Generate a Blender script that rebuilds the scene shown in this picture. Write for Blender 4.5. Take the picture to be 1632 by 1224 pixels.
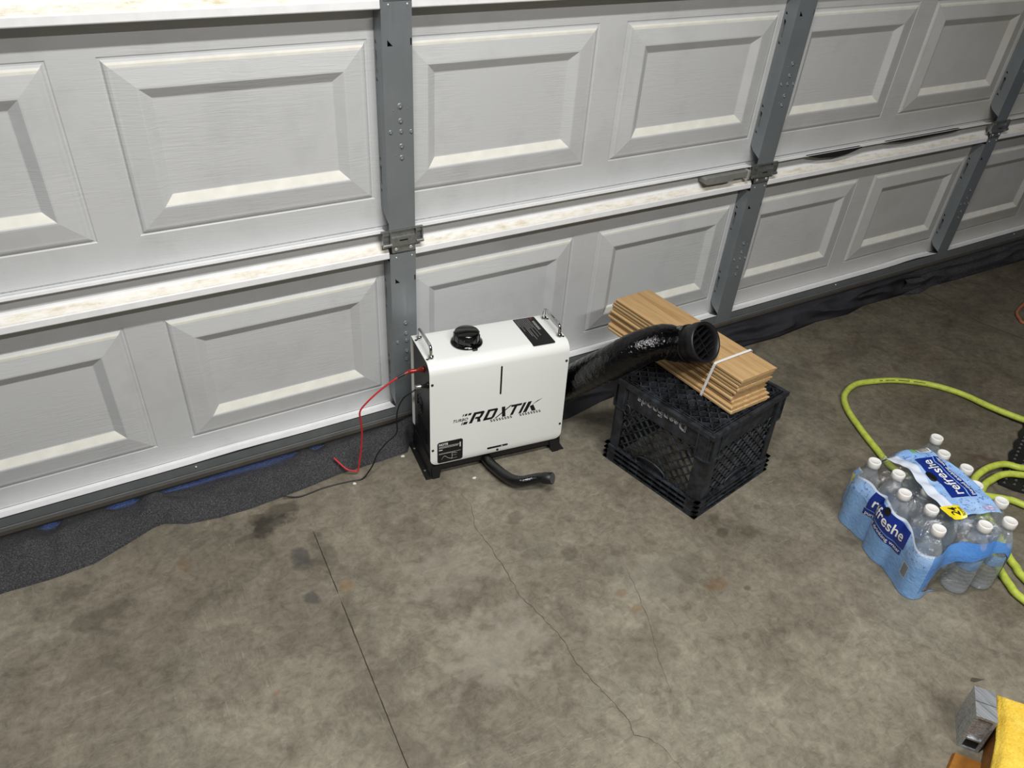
import bpy, bmesh, math, random
from mathutils import Vector, Matrix, noise
PI = math.pi
for o in list(bpy.data.objects): bpy.data.objects.remove(o, do_unlink=True)
scene = bpy.context.scene
COL = scene.collection
random.seed(7)

# ------------------------------------------------------------------ camera
R_ = Vector((0.8721, -0.4870, 0.0510)); U_ = Vector((0.2357, 0.5086, 0.8281)); F_ = Vector((0.4287, 0.7101, -0.5591))
def _axes():
    yaw, pitch, roll = 0.5433279, 0.5932470, 0.0615133
    f = Vector((math.sin(yaw)*math.cos(pitch), math.cos(yaw)*math.cos(pitch), -math.sin(pitch)))
    r = Vector((math.cos(yaw), -math.sin(yaw), 0)); u = r.cross(f)
    return r*math.cos(roll)+u*math.sin(roll), -r*math.sin(roll)+u*math.cos(roll), f
cr, cu, cf = _axes()
cam = bpy.data.cameras.new('camera'); camo = bpy.data.objects.new('camera', cam); COL.objects.link(camo)
cam.sensor_fit = 'HORIZONTAL'; cam.sensor_width = 36.0; cam.lens = 1223.0/1632.0*36.0; cam.clip_start = 0.02
mw = Matrix((cr, cu, -cf)).transposed().to_4x4(); mw.translation = Vector((-0.7088, -1.7000, 1.3999)); camo.matrix_world = mw
scene.camera = camo

# ------------------------------------------------------------------ world (blue daylight outside, seen only through the gap under the door)
w = bpy.data.worlds.new('outside'); scene.world = w; w.use_nodes = True
w.node_tree.nodes['Background'].inputs[0].default_value = (0.14, 0.33, 1.0, 1)
w.node_tree.nodes['Background'].inputs[1].default_value = 22.0

# ------------------------------------------------------------------ lights (two ceiling shop lights) and exposure
vs = scene.view_settings; vs.view_transform = 'Standard'; vs.look = 'None'; vs.gamma = 1.0; vs.use_curve_mapping = False
vs.exposure = 0.0
scene.cycles.transparent_max_bounces = 24
SHOP_LIGHTS = [((-0.35, -1.42, 2.50), 1.25, 55.0), ((0.15, -2.75, 2.52), 1.25, 66.0)]
for loc, ln, en in SHOP_LIGHTS:
    L = bpy.data.lights.new('tube_light', 'AREA'); L.shape = 'RECTANGLE'; L.size = ln; L.size_y = 0.10; L.energy = en
    L.color = (1.0, 0.992, 0.975)
    lo = bpy.data.objects.new('tube_light', L); lo.location = loc; COL.objects.link(lo)

# ------------------------------------------------------------------ helpers
def obj_from(name, me, mats, parent=None, loc=None, rot=None, smooth=False):
    o = bpy.data.objects.new(name, me); COL.objects.link(o)
    if mats is not None and not me.materials:
        for m in (mats if isinstance(mats, (list, tuple)) else [mats]): me.materials.append(m)
    if parent: o.parent = parent
    if loc is not None: o.location = loc
    if rot is not None: o.rotation_euler = rot
    if smooth:
        for p in me.polygons: p.use_smooth = True
    return o
def tag(o, label, cat=None, group=None, kind=None):
    o['label'] = label
    if cat: o['category'] = cat
    if group: o['group'] = group
    if kind: o['kind'] = kind
    return o
def thing(name, label, cat, loc=(0, 0, 0), rz=0, group=None, kind=None):
    o = bpy.data.objects.new(name, None); COL.objects.link(o); o.location = loc; o.rotation_euler = (0, 0, rz)
    o.empty_display_size = 0.05
    if cat: tag(o, label, cat, group, kind)
    else: tag(o, label, None, group, kind)
    return o
class B:
    """collects shapes into one mesh"""
    def __init__(s): s.v = []; s.f = []; s.mi = []; s.sm = []
    def add(s, vs, fs, mi=0, sm=False):
        n = len(s.v); s.v += [tuple(v) for v in vs]
        for f in fs: s.f.append(tuple(n+i for i in f)); s.mi.append(mi); s.sm.append(sm)
    def box(s, a, b, mi=0, bev=0.0):
        x0, y0, z0 = a; x1, y1, z1 = b
        if bev <= 0:
            s.add([(x0,y0,z0),(x1,y0,z0),(x1,y1,z0),(x0,y1,z0),(x0,y0,z1),(x1,y0,z1),(x1,y1,z1),(x0,y1,z1)],
                  [(0,3,2,1),(4,5,6,7),(0,1,5,4),(1,2,6,5),(2,3,7,6),(3,0,4,7)], mi); return
        bm = bmesh.new(); bmesh.ops.create_cube(bm, size=1.0)
        for v in bm.verts: v.co = Vector(((x0+x1)/2+v.co.x*(x1-x0), (y0+y1)/2+v.co.y*(y1-y0), (z0+z1)/2+v.co.z*(z1-z0)))
        bmesh.ops.bevel(bm, geom=list(bm.edges), offset=bev, segments=2, profile=0.5, affect='EDGES')
        s.bm(bm, mi)
    def bm(s, bm, mi=0, sm=False, mat=None):
        bm.verts.index_update()
        s.add([(mat @ v.co) if mat else v.co.copy() for v in bm.verts], [[v.index for v in f.verts] for f in bm.faces], mi, sm); bm.free()
    def frustum(s, lo, hi, mi=0):   # two quads (lists of 4 points)
        s.add(list(lo)+list(hi), [(0,3,2,1),(4,5,6,7),(0,1,5,4),(1,2,6,5),(2,3,7,6),(3,0,4,7)], mi)
    def tube(s, pts, r, seg=10, mi=0, closed=False, caps=True, rf=None):
        pts = [Vector(p) for p in pts]; n = len(pts); rings = []; up = None
        for i, p in enumerate(pts):
            if closed: t = (pts[(i+1) % n]-pts[i-1])
            else: t = pts[min(i+1, n-1)]-pts[max(i-1, 0)]
            t.normalize()
            if up is None:
                up = Vector((0,0,1)) if abs(t.z) < 0.9 else Vector((1,0,0))
            a = up-t*up.dot(t)
            if a.length < 1e-5: a = Vector((1,0,0))-t*t.x
            a.normalize(); b = t.cross(a); up = a
            rr = rf(i/(n-1)) if rf else r
            rings.append([p+a*(rr*math.cos(2*PI*k/seg))+b*(rr*math.sin(2*PI*k/seg)) for k in range(seg)])
        vs = [v for rg in rings for v in rg]; fs = []
        for i in range(n if closed else n-1):
            j = (i+1) % n
            for k in range(seg):
                l = (k+1) % seg; fs.append((i*seg+k, i*seg+l, j*seg+l, j*seg+k))
        s.add(vs, fs, mi, True)
        if caps and not closed:
            s.add(rings[0], [tuple(range(seg))[::-1]], mi); s.add(rings[-1], [tuple(range(seg))], mi)
    def lathe(s, prof, seg=24, mat=None, mi=0, sm=True, cap0=True, cap1=True):   # prof [(r,z)]
        M = mat or Matrix.Identity(4); vs = []; fs = []
        for r, z in prof:
            for k in range(seg): vs.append(M @ Vector((r*math.cos(2*PI*k/seg), r*math.sin(2*PI*k/seg), z)))
        for i in range(len(prof)-1):
            for k in range(seg):
                l = (k+1) % seg; fs.append((i*seg+k, i*seg+l, (i+1)*seg+l, (i+1)*seg+k))
        s.add(vs, fs, mi, sm)
        if cap0: s.add(vs[:seg], [tuple(range(seg))[::-1]], mi)
        if cap1: s.add(vs[-seg:], [tuple(range(seg))], mi)
    def prism(s, poly, f0, f1, mi=0):   # poly list of 2D ; f0,f1 map 2D -> 3D
        n = len(poly)
        s.add([f0(p) for p in poly]+[f1(p) for p in poly],
              [tuple(range(n))[::-1], tuple(range(n, 2*n))]+[(i, (i+1) % n, n+(i+1) % n, n+i) for i in range(n)], mi)
    def grid(s, fn, nu, nv, mi=0, sm=True, closeu=False):
        vs = [fn(i/nu, j/nv) for i in range(nu if closeu else nu+1) for j in range(nv+1)]
        fs = []
        for i in range(nu):
            i2 = (i+1) % nu if closeu else i+1
            for j in range(nv): fs.append((i*(nv+1)+j, i2*(nv+1)+j, i2*(nv+1)+j+1, i*(nv+1)+j+1))
        s.add(vs, fs, mi, sm)
    def mesh(s, name):
        me = bpy.data.meshes.new(name); me.from_pydata(s.v, [], s.f)
        me.polygons.foreach_set('material_index', s.mi); me.polygons.foreach_set('use_smooth', s.sm); me.update(); return me
    def build(s, name, mats, parent=None, loc=None, rot=None):
        return obj_from(name, s.mesh(name), mats, parent, loc, rot)
def solid(o, t, off=-1):
    m = o.modifiers.new('thickness', 'SOLIDIFY'); m.thickness = t; m.offset = off; return o
def frame(o, x, y, z=None):
    x = Vector(x).normalized(); y = Vector(y); z = x.cross(y).normalized(); y = z.cross(x)
    M = Matrix((x, y, z)).transposed().to_4x4(); M.translation = Vector(o); return M
def along(p, d):   # matrix at p with local z along d
    d = Vector(d).normalized(); a = Vector((0,0,1)) if abs(d.z) < 0.9 else Vector((1,0,0)); x = a.cross(d).normalized(); y = d.cross(x)
    M = Matrix((x, y, d)).transposed().to_4x4(); M.translation = Vector(p); return M
def spline(pts, per=8):
    P = [Vector(p) for p in pts]; out = []
    for i in range(len(P)-1):
        p0 = P[max(i-1, 0)]; p1 = P[i]; p2 = P[i+1]; p3 = P[min(i+2, len(P)-1)]
        for k in range(per):
            t = k/per
            out.append(0.5*((2*p1)+(p2-p0)*t+(2*p0-5*p1+4*p2-p3)*t*t+(3*p1-p0-3*p2+p3)*t*t*t))
    out.append(P[-1]); return out
def text_geo(body, size=1.0, shear=0.0, offset=0.0, align='LEFT', spacing=1.0, sub=0.0):
    cu_ = bpy.data.curves.new('lettering', 'FONT'); cu_.body = body; cu_.size = size; cu_.shear = shear; cu_.offset = offset
    cu_.align_x = align; cu_.space_character = spacing; cu_.resolution_u = 3
    o = bpy.data.objects.new('lettering', cu_); COL.objects.link(o)
    dg = bpy.context.evaluated_depsgraph_get(); me = bpy.data.meshes.new_from_object(o.evaluated_get(dg))
    bm = bmesh.new(); bm.from_mesh(me); bpy.data.objects.remove(o, do_unlink=True); bpy.data.curves.remove(cu_); bpy.data.meshes.remove(me)
    if sub > 0:
        bmesh.ops.triangulate(bm, faces=list(bm.faces))
        for _ in range(3):
            e = [e for e in bm.edges if e.calc_length() > sub]
            if not e: break
            bmesh.ops.subdivide_edges(bm, edges=e, cuts=1); bmesh.ops.triangulate(bm, faces=[f for f in bm.faces if len(f.verts) > 3])
    bm.verts.index_update()
    v = [(x.co.x, x.co.y) for x in bm.verts]; f = [[a.index for a in g.verts] for g in bm.faces]; bm.free(); return v, f
def interp(x, tab):
    if x <= tab[0][0]: return tab[0][1]
    for (a, b), (c, d) in zip(tab, tab[1:]):
        if x <= c:
            t = (x-a)/(c-a); return b+(d-b)*t
    return tab[-1][1]
def sstep(a, b, x):
    t = max(0.0, min(1.0, (x-a)/(b-a))); return t*t*(3-2*t)

# ------------------------------------------------------------------ materials
def S2L(c): return tuple((x/12.92 if x <= 0.04045 else ((x+0.055)/1.055)**2.4) for x in [k/255 for k in c])+(1,)
class N:
    def __init__(s, name):
        s.m = bpy.data.materials.new(name); s.m.use_nodes = True; s.t = s.m.node_tree; s.t.nodes.clear()
        s.out = s.n('ShaderNodeOutputMaterial')
    def n(s, t, **k):
        x = s.t.nodes.new(t)
        for a, b in k.items(): setattr(x, a, b)
        return x
    def l(s, a, b): s.t.links.new(a, b)
    def math(s, op, a, b=None, c=None):
        x = s.n('ShaderNodeMath', operation=op)
        for i, q in enumerate((a, b, c)):
            if q is None: continue
            if isinstance(q, (int, float)): x.inputs[i].default_value = q
            else: s.l(q, x.inputs[i])
        return x.outputs[0]
    def mix(s, f, a, b, mode='MIX'):
        x = s.n('ShaderNodeMix', data_type='RGBA', blend_type=mode)
        for i, q in ((0, f), (6, a), (7, b)):
            if isinstance(q, (int, float)): x.inputs[i].default_value = q
            elif isinstance(q, tuple): x.inputs[i].default_value = q
            else: s.l(q, x.inputs[i])
        return x.outputs[2]
    def coord(s, kind='obj', scale=(1,1,1), rot=(0,0,0)):
        if kind == 'world': src = s.n('ShaderNodeNewGeometry').outputs['Position']
        else: src = s.n('ShaderNodeTexCoord').outputs['Object']
        mp = s.n('ShaderNodeMapping'); mp.inputs['Scale'].default_value = scale; mp.inputs['Rotation'].default_value = rot
        s.l(src, mp.inputs['Vector']); return mp.outputs[0]
    def noise(s, co, scale, detail=4, rough=0.55, dist=0.0):
        x = s.n('ShaderNodeTexNoise'); x.inputs['Scale'].default_value = scale; x.inputs['Detail'].default_value = detail
        x.inputs['Roughness'].default_value = rough; x.inputs['Distortion'].default_value = dist; s.l(co, x.inputs['Vector']); return x.outputs[0]
    def ramp(s, fac, stops):
        x = s.n('ShaderNodeValToRGB'); e = x.color_ramp.elements
        while len(e) > 1: e.remove(e[-1])
        e[0].position, e[0].color = stops[0][0], stops[0][1] if isinstance(stops[0][1], tuple) else (stops[0][1],)*3+(1,)
        for p, c in stops[1:]:
            q = e.new(p); q.color = c if isinstance(c, tuple) else (c, c, c, 1)
        s.l(fac, x.inputs[0]); return x.outputs[0]
    def bump(s, h, strength=0.5, dist=0.001):
        x = s.n('ShaderNodeBump'); x.inputs['Strength'].default_value = strength; x.inputs['Distance'].default_value = dist
        s.l(h, x.inputs['Height']); return x.outputs[0]
    def pbr(s, col, rough=0.5, metal=0.0, normal=None, spec=None, trans=None, ior=None, coat=None):
        b = s.n('ShaderNodeBsdfPrincipled')
        for nm, q in (('Base Color', col), ('Roughness', rough), ('Metallic', metal), ('Specular IOR Level', spec), ('Transmission Weight', trans), ('IOR', ior), ('Coat Weight', coat)):
            if q is None: continue
            if isinstance(q, (int, float, tuple)): b.inputs[nm].default_value = q
            else: s.l(q, b.inputs[nm])
        if normal is not None: s.l(normal, b.inputs['Normal'])
        return b.outputs[0]
    def done(s, sh): s.l(sh, s.out.inputs[0]); return s.m
def plain(name, rgb, rough=0.5, metal=0.0, spec=None, nz=0.0, nscale=60, bump=0.0, bscale=200, coat=None):
    q = N(name); col = S2L(rgb); nrm = None
    co = q.coord('obj')
    if nz > 0:
        f = q.noise(co, nscale, 4); d = tuple(max(0, c*(1-nz)) for c in col[:3])+(1,); l = tuple(min(1, c*(1+nz)) for c in col[:3])+(1,)
        col = q.ramp(f, [(0.3, d), (0.7, l)])
    if bump > 0: nrm = q.bump(q.noise(co, bscale, 3), 0.6, bump)
    return q.done(q.pbr(col, rough, metal, nrm, spec, coat=coat))

def skin_material(name, base):
    q = N(name); co = q.coord('world', (7, 7, 95))
    g = q.noise(co, 1.6, 5, 0.6, 1.2); g2 = q.noise(q.coord('world', (2.2, 2.2, 3.0)), 1.5, 3)
    msk = q.ramp(g2, [(0.40, 0.15), (0.6, 1.0)])
    h = q.math('MULTIPLY', q.ramp(g, [(0.35, 0.0), (0.65, 1.0)]), msk)
    dirt = q.noise(q.coord('world', (3, 3, 3)), 2.0, 5, 0.65)
    c = S2L(base); d = tuple(k*0.88 for k in c[:3])+(1,)
    # yellowish grime, more of it towards the far end of the door
    sx = q.n('ShaderNodeSeparateXYZ'); q.l(q.coord('world'), sx.inputs[0])
    far = q.math('MULTIPLY', q.ramp(q.math('DIVIDE', sx.outputs[0], 3.5), [(0.25, 0.0), (0.85, 0.75)]), q.ramp(q.noise(q.coord('world', (1, 1, 2)), 2.4, 4), [(0.35, 0.3), (0.65, 1.0)]))
    col = q.mix(far, q.ramp(dirt, [(0.25, d), (0.5, c)]), S2L((176, 168, 152)))
    return q.done(q.pbr(col, 0.42, 0.0, q.bump(h, 0.40, 0.0008), 0.4))
M_skin = skin_material('grey_embossed_paint', (198, 199, 199))
M_cream = plain('pale_cream_strip', (224, 222, 212), 0.7, nz=0.05, nscale=35)  # paler cream colour for the upward panel slopes and beads
M_rail = plain('white_rail_paint', (238, 238, 238), 0.45, nz=0.05, nscale=30)
q = N('dirty_cream_rail'); f = q.noise(q.coord('world', (9, 9, 40)), 3.0, 6, 0.7)
M_railcream = q.done(q.pbr(q.ramp(f, [(0.30, S2L((206, 194, 166))), (0.44, S2L((228, 222, 208))), (0.60, S2L((240, 237, 230)))]), 0.6))
q = N('galvanised_steel'); f = q.noise(q.coord('world', (60, 60, 4)), 2.0, 3); f2 = q.noise(q.coord('world', (5, 5, 5)), 2.0, 3)
M_galv = q.done(q.pbr(q.mix(f2, S2L((124, 130, 133)), S2L((142, 148, 151))), q.ramp(f, [(0.3, 0.34), (0.7, 0.46)]), 0.40, None, 0.5))
M_hinge = plain('zinc_hinge', (148, 150, 148), 0.38, 0.75, nz=0.15, nscale=90)
M_screw = plain('bright_screw', (225, 225, 220), 0.3, 0.7)
M_retain = plain('aluminium_retainer', (122, 126, 126), 0.40, 0.3, nz=0.08, nscale=20)
M_rubber = plain('brown_black_rubber', (78, 74, 68), 0.6, nz=0.12, nscale=30)
M_handle = plain('grey_plastic_grip', (128, 128, 122), 0.5, nz=0.1, nscale=40)
M_blackstrip = plain('black_rubber_strip', (30, 29, 28), 0.6)

def floor_material():
    q = N('stained_concrete'); co = q.coord('world')
    a = q.noise(co, 2.1, 6, 0.62, 0.6); b = q.noise(co, 9.0, 6, 0.68, 0.8); c = q.noise(co, 46.0, 7, 0.78, 0.5)
    base = q.ramp(a, [(0.30, S2L((108, 101, 88))), (0.5, S2L((124, 117, 103))), (0.70, S2L((137, 131, 116)))])
    base = q.mix(0.75, base, q.ramp(b, [(0.30, (0.54, 0.52, 0.49, 1)), (0.48, (0.90, 0.89, 0.88, 1)), (0.68, (1.24, 1.24, 1.22, 1))]), 'MULTIPLY')
    base = q.mix(0.75, base, q.ramp(c, [(0.30, (0.50, 0.49, 0.47, 1)), (0.5, (0.96, 0.96, 0.96, 1)), (0.70, (1.36, 1.36, 1.34, 1))]), 'MULTIPLY')
    # greyish-green cast patches and pale trowel scratches
    g = q.noise(co, 3.3, 4, 0.6); base = q.mix(q.ramp(g, [(0.48, 0.0), (0.66, 0.55)]), base, q.mix(1.0, base, (0.95, 1.02, 1.03, 1), 'MULTIPLY'))
    for rot, sc in (((0,0,0.5), (18, 140, 1)), ((0,0,-0.8), (140, 16, 1)), ((0,0,1.4), (22, 160, 1))):
        s_ = q.noise(q.coord('world', sc, rot), 1.0, 3, 0.6, 1.6); mk = q.noise(q.coord('world', (1,1,1), rot), 2.6, 3)
        f = q.math('MULTIPLY', q.ramp(s_, [(0.60, 0.0), (0.75, 0.34)]), q.ramp(mk, [(0.48, 0.0), (0.62, 1.0)]))
        base = q.mix(f, base, S2L((178, 170, 152)))
        f = q.math('MULTIPLY', q.ramp(s_, [(0.24, 0.5), (0.38, 0.0)]), q.ramp(mk, [(0.40, 0.8), (0.52, 0.0)]))
        base = q.mix(f, base, S2L((84, 76, 64)))
    # concrete colour darkens towards the far right of the bay
    sx = q.n('ShaderNodeSeparateXYZ'); q.l(co, sx.inputs[0])
    dk = q.math('ADD', sx.outputs[0], q.math('MULTIPLY', q.noise(co, 2.2, 4, 0.6), 0.7))
    base = q.mix(q.ramp(q.math('DIVIDE', dk, 3.0), [(0.34, 0.0), (0.62, 0.72), (0.9, 0.85)]), base, q.mix(1.0, base, (0.56, 0.53, 0.49, 1), 'MULTIPLY'))
    # individual stains: x, y, rx, ry, rot, strength, colour
    dark = S2L((58, 50, 40)); grey = S2L((56, 58, 60)); rust = S2L((112, 80, 38)); wet = S2L((70, 64, 52)); pale = S2L((168, 164, 150)); red = S2L((128, 72, 62))
    ST = [(-.894,-.339,.055,.045,.3,.75,wet), (-.936,-.241,.04,.035,0,.6,wet), (-.917,-.46,.06,.03,.4,.35,wet), (-.487,-.188,.085,.03,.2,.95,dark), (-.49,-.215,.055,.036,.2,1.0,S2L((34,32,28))),
          (-.535,-.235,.06,.012,.1,.6,dark), (-.706,-.261,.014,.026,.1,.5,rust), (-.749,-.473,.025,.018,0,.5,wet),
          (-.457,-.352,.024,.030,.5,.95,grey), (-.470,-.485,.023,.022,.4,.95,grey), (-.46,-.385,.03,.02,.3,.5,grey), (-.608,-.692,.012,.012,0,.45,red), (-.395,-.49,.018,.022,.2,.7,S2L((140,112,72))),
          (.069,-.467,.035,.022,.5,.55,wet), (.135,-.634,.03,.02,.8,.6,wet), (.10,-.56,.05,.05,0,.2,wet), (-.223,-.285,.03,.03,0,.3,wet), (-.307,-.46,.05,.03,0,.35,wet), (-.101,-.797,.022,.014,1.0,.55,wet),
          (-.07,-.927,.05,.035,.6,.4,wet), (-.15,-.80,.14,.10,.3,.4,pale), (-.16,-.55,.12,.1,0,.3,pale), (.25,-.80,.12,.1,0,.28,pale), (.547,-.701,.028,.018,.5,.6,dark), (.522,-.753,.026,.014,.4,.7,dark), (.590,-.785,.035,.022,.4,.5,dark),
          (.392,-.875,.03,.022,.3,.5,rust), (.451,-.92,.014,.010,0,.7,dark), (.797,-.914,.035,.016,-.9,.6,dark), (.377,-.801,.06,.04,0,.45,wet), (.171,-.796,.024,.014,0,.55,rust), (.179,-.847,.026,.014,.2,.55,rust),
          (.296,-.94,.012,.010,0,.5,dark), (1.469,-.887,.06,.02,-.9,.8,S2L((74,44,30))), (.03,-.36,.02,.02,0,.25,pale), (.35,-1.02,.014,.012,0,.6,dark), (.30,-1.09,.014,.012,0,.5,dark), (.13,-.95,.10,.07,.4,.35,wet),
          (.68,-.72,.012,.010,0,.6,dark), (.60,-1.0,.2,.12,.3,.2,wet), (.90,-.62,.05,.03,.2,.4,dark), (1.2,-.3,.2,.08,.3,.4,wet), (1.6,-.25,.2,.06,.2,.4,dark), (-.42,-.75,.05,.35,0,.35,wet), (-.405,-.38,.03,.10,0,.45,dark), (.47,-.45,.16,.16,.2,.3,wet)]
    wob = q.n('ShaderNodeTexNoise'); wob.inputs['Scale'].default_value = 22.0; wob.inputs['Detail'].default_value = 4; q.l(co, wob.inputs['Vector'])
    for x, y, rx, ry, rot, k, colr in ST:
        mp = q.n('ShaderNodeMapping', vector_type='TEXTURE'); mp.inputs['Location'].default_value = (x, y, 0); mp.inputs['Rotation'].default_value = (0, 0, rot); mp.inputs['Scale'].default_value = (rx, ry, 1)
        q.l(co, mp.inputs[0]); ln = q.n('ShaderNodeVectorMath', operation='LENGTH'); q.l(mp.outputs[0], ln.inputs[0])
        d = q.math('ADD', ln.outputs['Value'], q.math('MULTIPLY_ADD', wob.outputs[0], 2.4, -1.2))
        f = q.ramp(d, [(0.62, k), (1.0, 0.0)]); base = q.mix(f, base, q.mix(0.35, colr, base, 'MIX'))
    h = q.math('ADD', q.math('MULTIPLY', b, 0.5), q.math('MULTIPLY', c, 0.5))
    return q.done(q.pbr(base, q.ramp(b, [(0.3, 0.5), (0.7, 0.72)]), 0.0, q.bump(h, 0.5, 0.0012), 0.35))
M_floor = floor_material()
M_groove = plain('groove_dirt', (70, 63, 54), 0.9, nz=0.2)
M_crack = plain('crack_dirt', (80, 71, 58), 0.9, nz=0.2)
M_wall = plain('garage_drywall', (92, 91, 89), 0.8, nz=0.05, nscale=5)
M_ground = plain('driveway', (150, 148, 144), 0.8, nz=0.1, nscale=5)

q = N('charcoal_felt'); co = q.coord('world'); a = q.noise(co, 330, 4, 0.8); b = q.noise(co, 14, 4); s_ = q.noise(co, 420, 1)
cc = q.mix(q.ramp(s_, [(0.72, 0.0), (0.78, 0.6)]), q.ramp(a, [(0.3, S2L((36, 36, 37))), (0.5, S2L((65, 64, 66))), (0.7, S2L((102, 101, 103)))]), S2L((185, 182, 180)))
cc = q.mix(0.5, cc, q.ramp(b, [(0.3, (0.7, 0.7, 0.7, 1)), (0.7, (1.1, 1.1, 1.1, 1))]), 'MULTIPLY')
M_felt = q.done(q.pbr(cc, 0.95, 0, q.bump(a, 0.7, 0.0015), 0.1))
q = N('dark_fleece'); co = q.coord('world'); a = q.noise(co, 500, 3, 0.7); b = q.noise(co, 8, 4)
M_fleece = q.done(q.pbr(q.mix(b, S2L((34, 34, 37)), S2L((66, 65, 69))), 0.95, 0, q.bump(a, 0.6, 0.0012), 0.1))

M_white = plain('white_powder_coat', (238, 239, 235), 0.32, spec=0.5, bump=0.00006, bscale=900)
M_black = plain('black_powder_coat', (20, 20, 22), 0.45, bump=0.0001, bscale=900)
M_gloss = plain('glossy_black_plastic', (10, 10, 11), 0.10, spec=0.6)
M_ink = plain('black_ink', (14, 14, 15), 0.5)
M_print = plain('white_ink', (225, 225, 222), 0.6)
M_printdim = plain('grey_ink', (150, 150, 150), 0.6)
M_redink = plain('red_ink', (96, 36, 36), 0.6)
M_chrome = plain('chrome', (215, 215, 215), 0.08, 1.0)
M_redplug = plain('red_anodised', (150, 48, 38), 0.3, 0.35)
M_nickel = plain('nickel_plug', (150, 148, 142), 0.25, 0.8)
M_redwire = plain('red_wire', (196, 40, 48), 0.4)
M_blackwire = plain('black_wire', (18, 18, 19), 0.4)
M_capgrey = plain('grey_end_mesh', (92, 90, 92), 0.5, 0.4, nz=0.2, nscale=400)

q = N('black_foil'); co = q.coord('obj'); a = q.noise(co, 75, 3, 0.6, 0.8); b = q.noise(co, 190, 2, 0.5)
M_foil = q.done(q.pbr(S2L((5, 5, 6)), 0.07, 0.0, q.bump(q.math('ADD', a, q.math('MULTIPLY', b, 0.35)), 0.6, 0.0035), 0.42))
M_hosemat = plain('black_corrugated', (14, 14, 15), 0.22, spec=0.6, bump=0.0015, bscale=160)
M_clamp = plain('clamp_band', (40, 40, 42), 0.3, 0.7)

q = N('black_crate_plastic'); co = q.coord('obj'); a = q.noise(co, 30, 5, 0.65); b = q.noise(co, 260, 3)
M_crate = q.done(q.pbr(q.mix(q.ramp(a, [(0.4, 0.0), (0.7, 1.0)]), S2L((22, 23, 26)), S2L((54, 59, 66))), q.ramp(a, [(0.3, 0.36), (0.7, 0.6)]), 0, q.bump(b, 0.3, 0.0005), 0.45))
M_emboss = plain('worn_embossed_letter', (188, 190, 192), 0.55)

def wood_material(name, base, dk):
    q = N(name); co = q.coord('obj', (26, 1.6, 26)); w_ = q.noise(co, 2.2, 5, 0.6, 1.4); f = q.noise(q.coord('obj', (240, 8, 240)), 1.0, 3, 0.6)
    oi = q.n('ShaderNodeObjectInfo').outputs['Random']
    kn = q.n('ShaderNodeTexVoronoi'); kn.inputs['Scale'].default_value = 5.5; q.l(q.coord('obj', (1, 0.6, 1)), kn.inputs['Vector'])
    c = q.ramp(w_, [(0.25, S2L(dk)), (0.5, S2L(base)), (0.75, tuple(min(1, k*1.12) for k in S2L(base)[:3])+(1,))])
    c = q.mix(0.5, c, q.ramp(f, [(0.3, (0.72, 0.70, 0.66, 1)), (0.6, (1, 1, 1, 1))]), 'MULTIPLY')
    c = q.mix(q.ramp(kn.outputs['Distance'], [(0.03, 0.75), (0.10, 0.0)]), c, S2L((112, 66, 32)))
    c = q.mix(q.math('MULTIPLY', oi, 0.5), c, q.mix(1.0, c, (0.84, 0.76, 0.66, 1), 'MULTIPLY'))
    return q.done(q.pbr(c, 0.55, 0, q.bump(f, 0.3, 0.0004), 0.3))
M_wood = wood_material('cedar_plank', (198, 166, 120), (172, 134, 88))
M_strap = plain('white_strapping', (228, 228, 226), 0.4)

# clear plastics
q = N('bottle_plastic'); ly = q.n('ShaderNodeLayerWeight'); ly.inputs[0].default_value = 0.35
tr = q.n('ShaderNodeBsdfTransparent'); tr.inputs[0].default_value = (0.90, 0.93, 0.95, 1)
nb = q.bump(q.noise(q.coord('obj', (1, 1, 1)), 45, 3), 0.5, 0.004)
gl = q.pbr((0.78, 0.83, 0.88, 1), 0.04, 0.0, nb, 0.6)
mx = q.n('ShaderNodeMixShader'); q.l(q.ramp(ly.outputs['Facing'], [(0.0, 0.14), (0.6, 0.30), (1.0, 0.75)]), mx.inputs[0]); q.l(tr.outputs[0], mx.inputs[1]); q.l(gl, mx.inputs[2])
M_pet = q.done(mx.outputs[0])
q = N('clear_shrink_film'); ly = q.n('ShaderNodeLayerWeight'); ly.inputs[0].default_value = 0.3
tr = q.n('ShaderNodeBsdfTransparent'); tr.inputs[0].default_value = (0.96, 0.97, 0.98, 1)
co = q.coord('world'); wr = q.noise(co, 38, 4, 0.6, 1.5)
g = q.n('ShaderNodeBsdfGlossy'); g.inputs['Roughness'].default_value = 0.16; g.inputs[0].default_value = (1, 1, 1, 1); q.l(q.bump(wr, 1.0, 0.010), g.inputs['Normal'])
mx = q.n('ShaderNodeMixShader'); q.l(q.ramp(ly.outputs['Facing'], [(0.0, 0.15), (0.7, 0.26), (1.0, 0.55)]), mx.inputs[0]); q.l(tr.outputs[0], mx.inputs[1]); q.l(g.outputs[0], mx.inputs[2])
M_film = q.done(mx.outputs[0])
def blue_film(name, pal, splash, sc=26):
    q = N(name); co = q.coord('world'); a = q.noise(co, sc, 4, 0.6, 1.8); b = q.noise(co, 9, 3)
    c = q.mix(q.ramp(b, [(0.3, 0.0), (0.7, 1.0)]), S2L(pal[0]), S2L(pal[1])); c = q.mix(q.ramp(a, [(0.56, 0.0), (0.66, splash)]), c, S2L(pal[2]))
    return q.done(q.pbr(c, 0.22, 0, q.bump(q.noise(co, 60, 3, 0.6, 1.0), 0.7, 0.003), 0.5))
M_bluefilm = blue_film('light_blue_printed_film', ((116, 158, 208), (136, 176, 220), (70, 116, 184)), 0.25)
M_splash = blue_film('splash_blue_film', ((120, 164, 220), (168, 198, 234), (44, 88, 172)), 0.85, 60)
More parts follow.
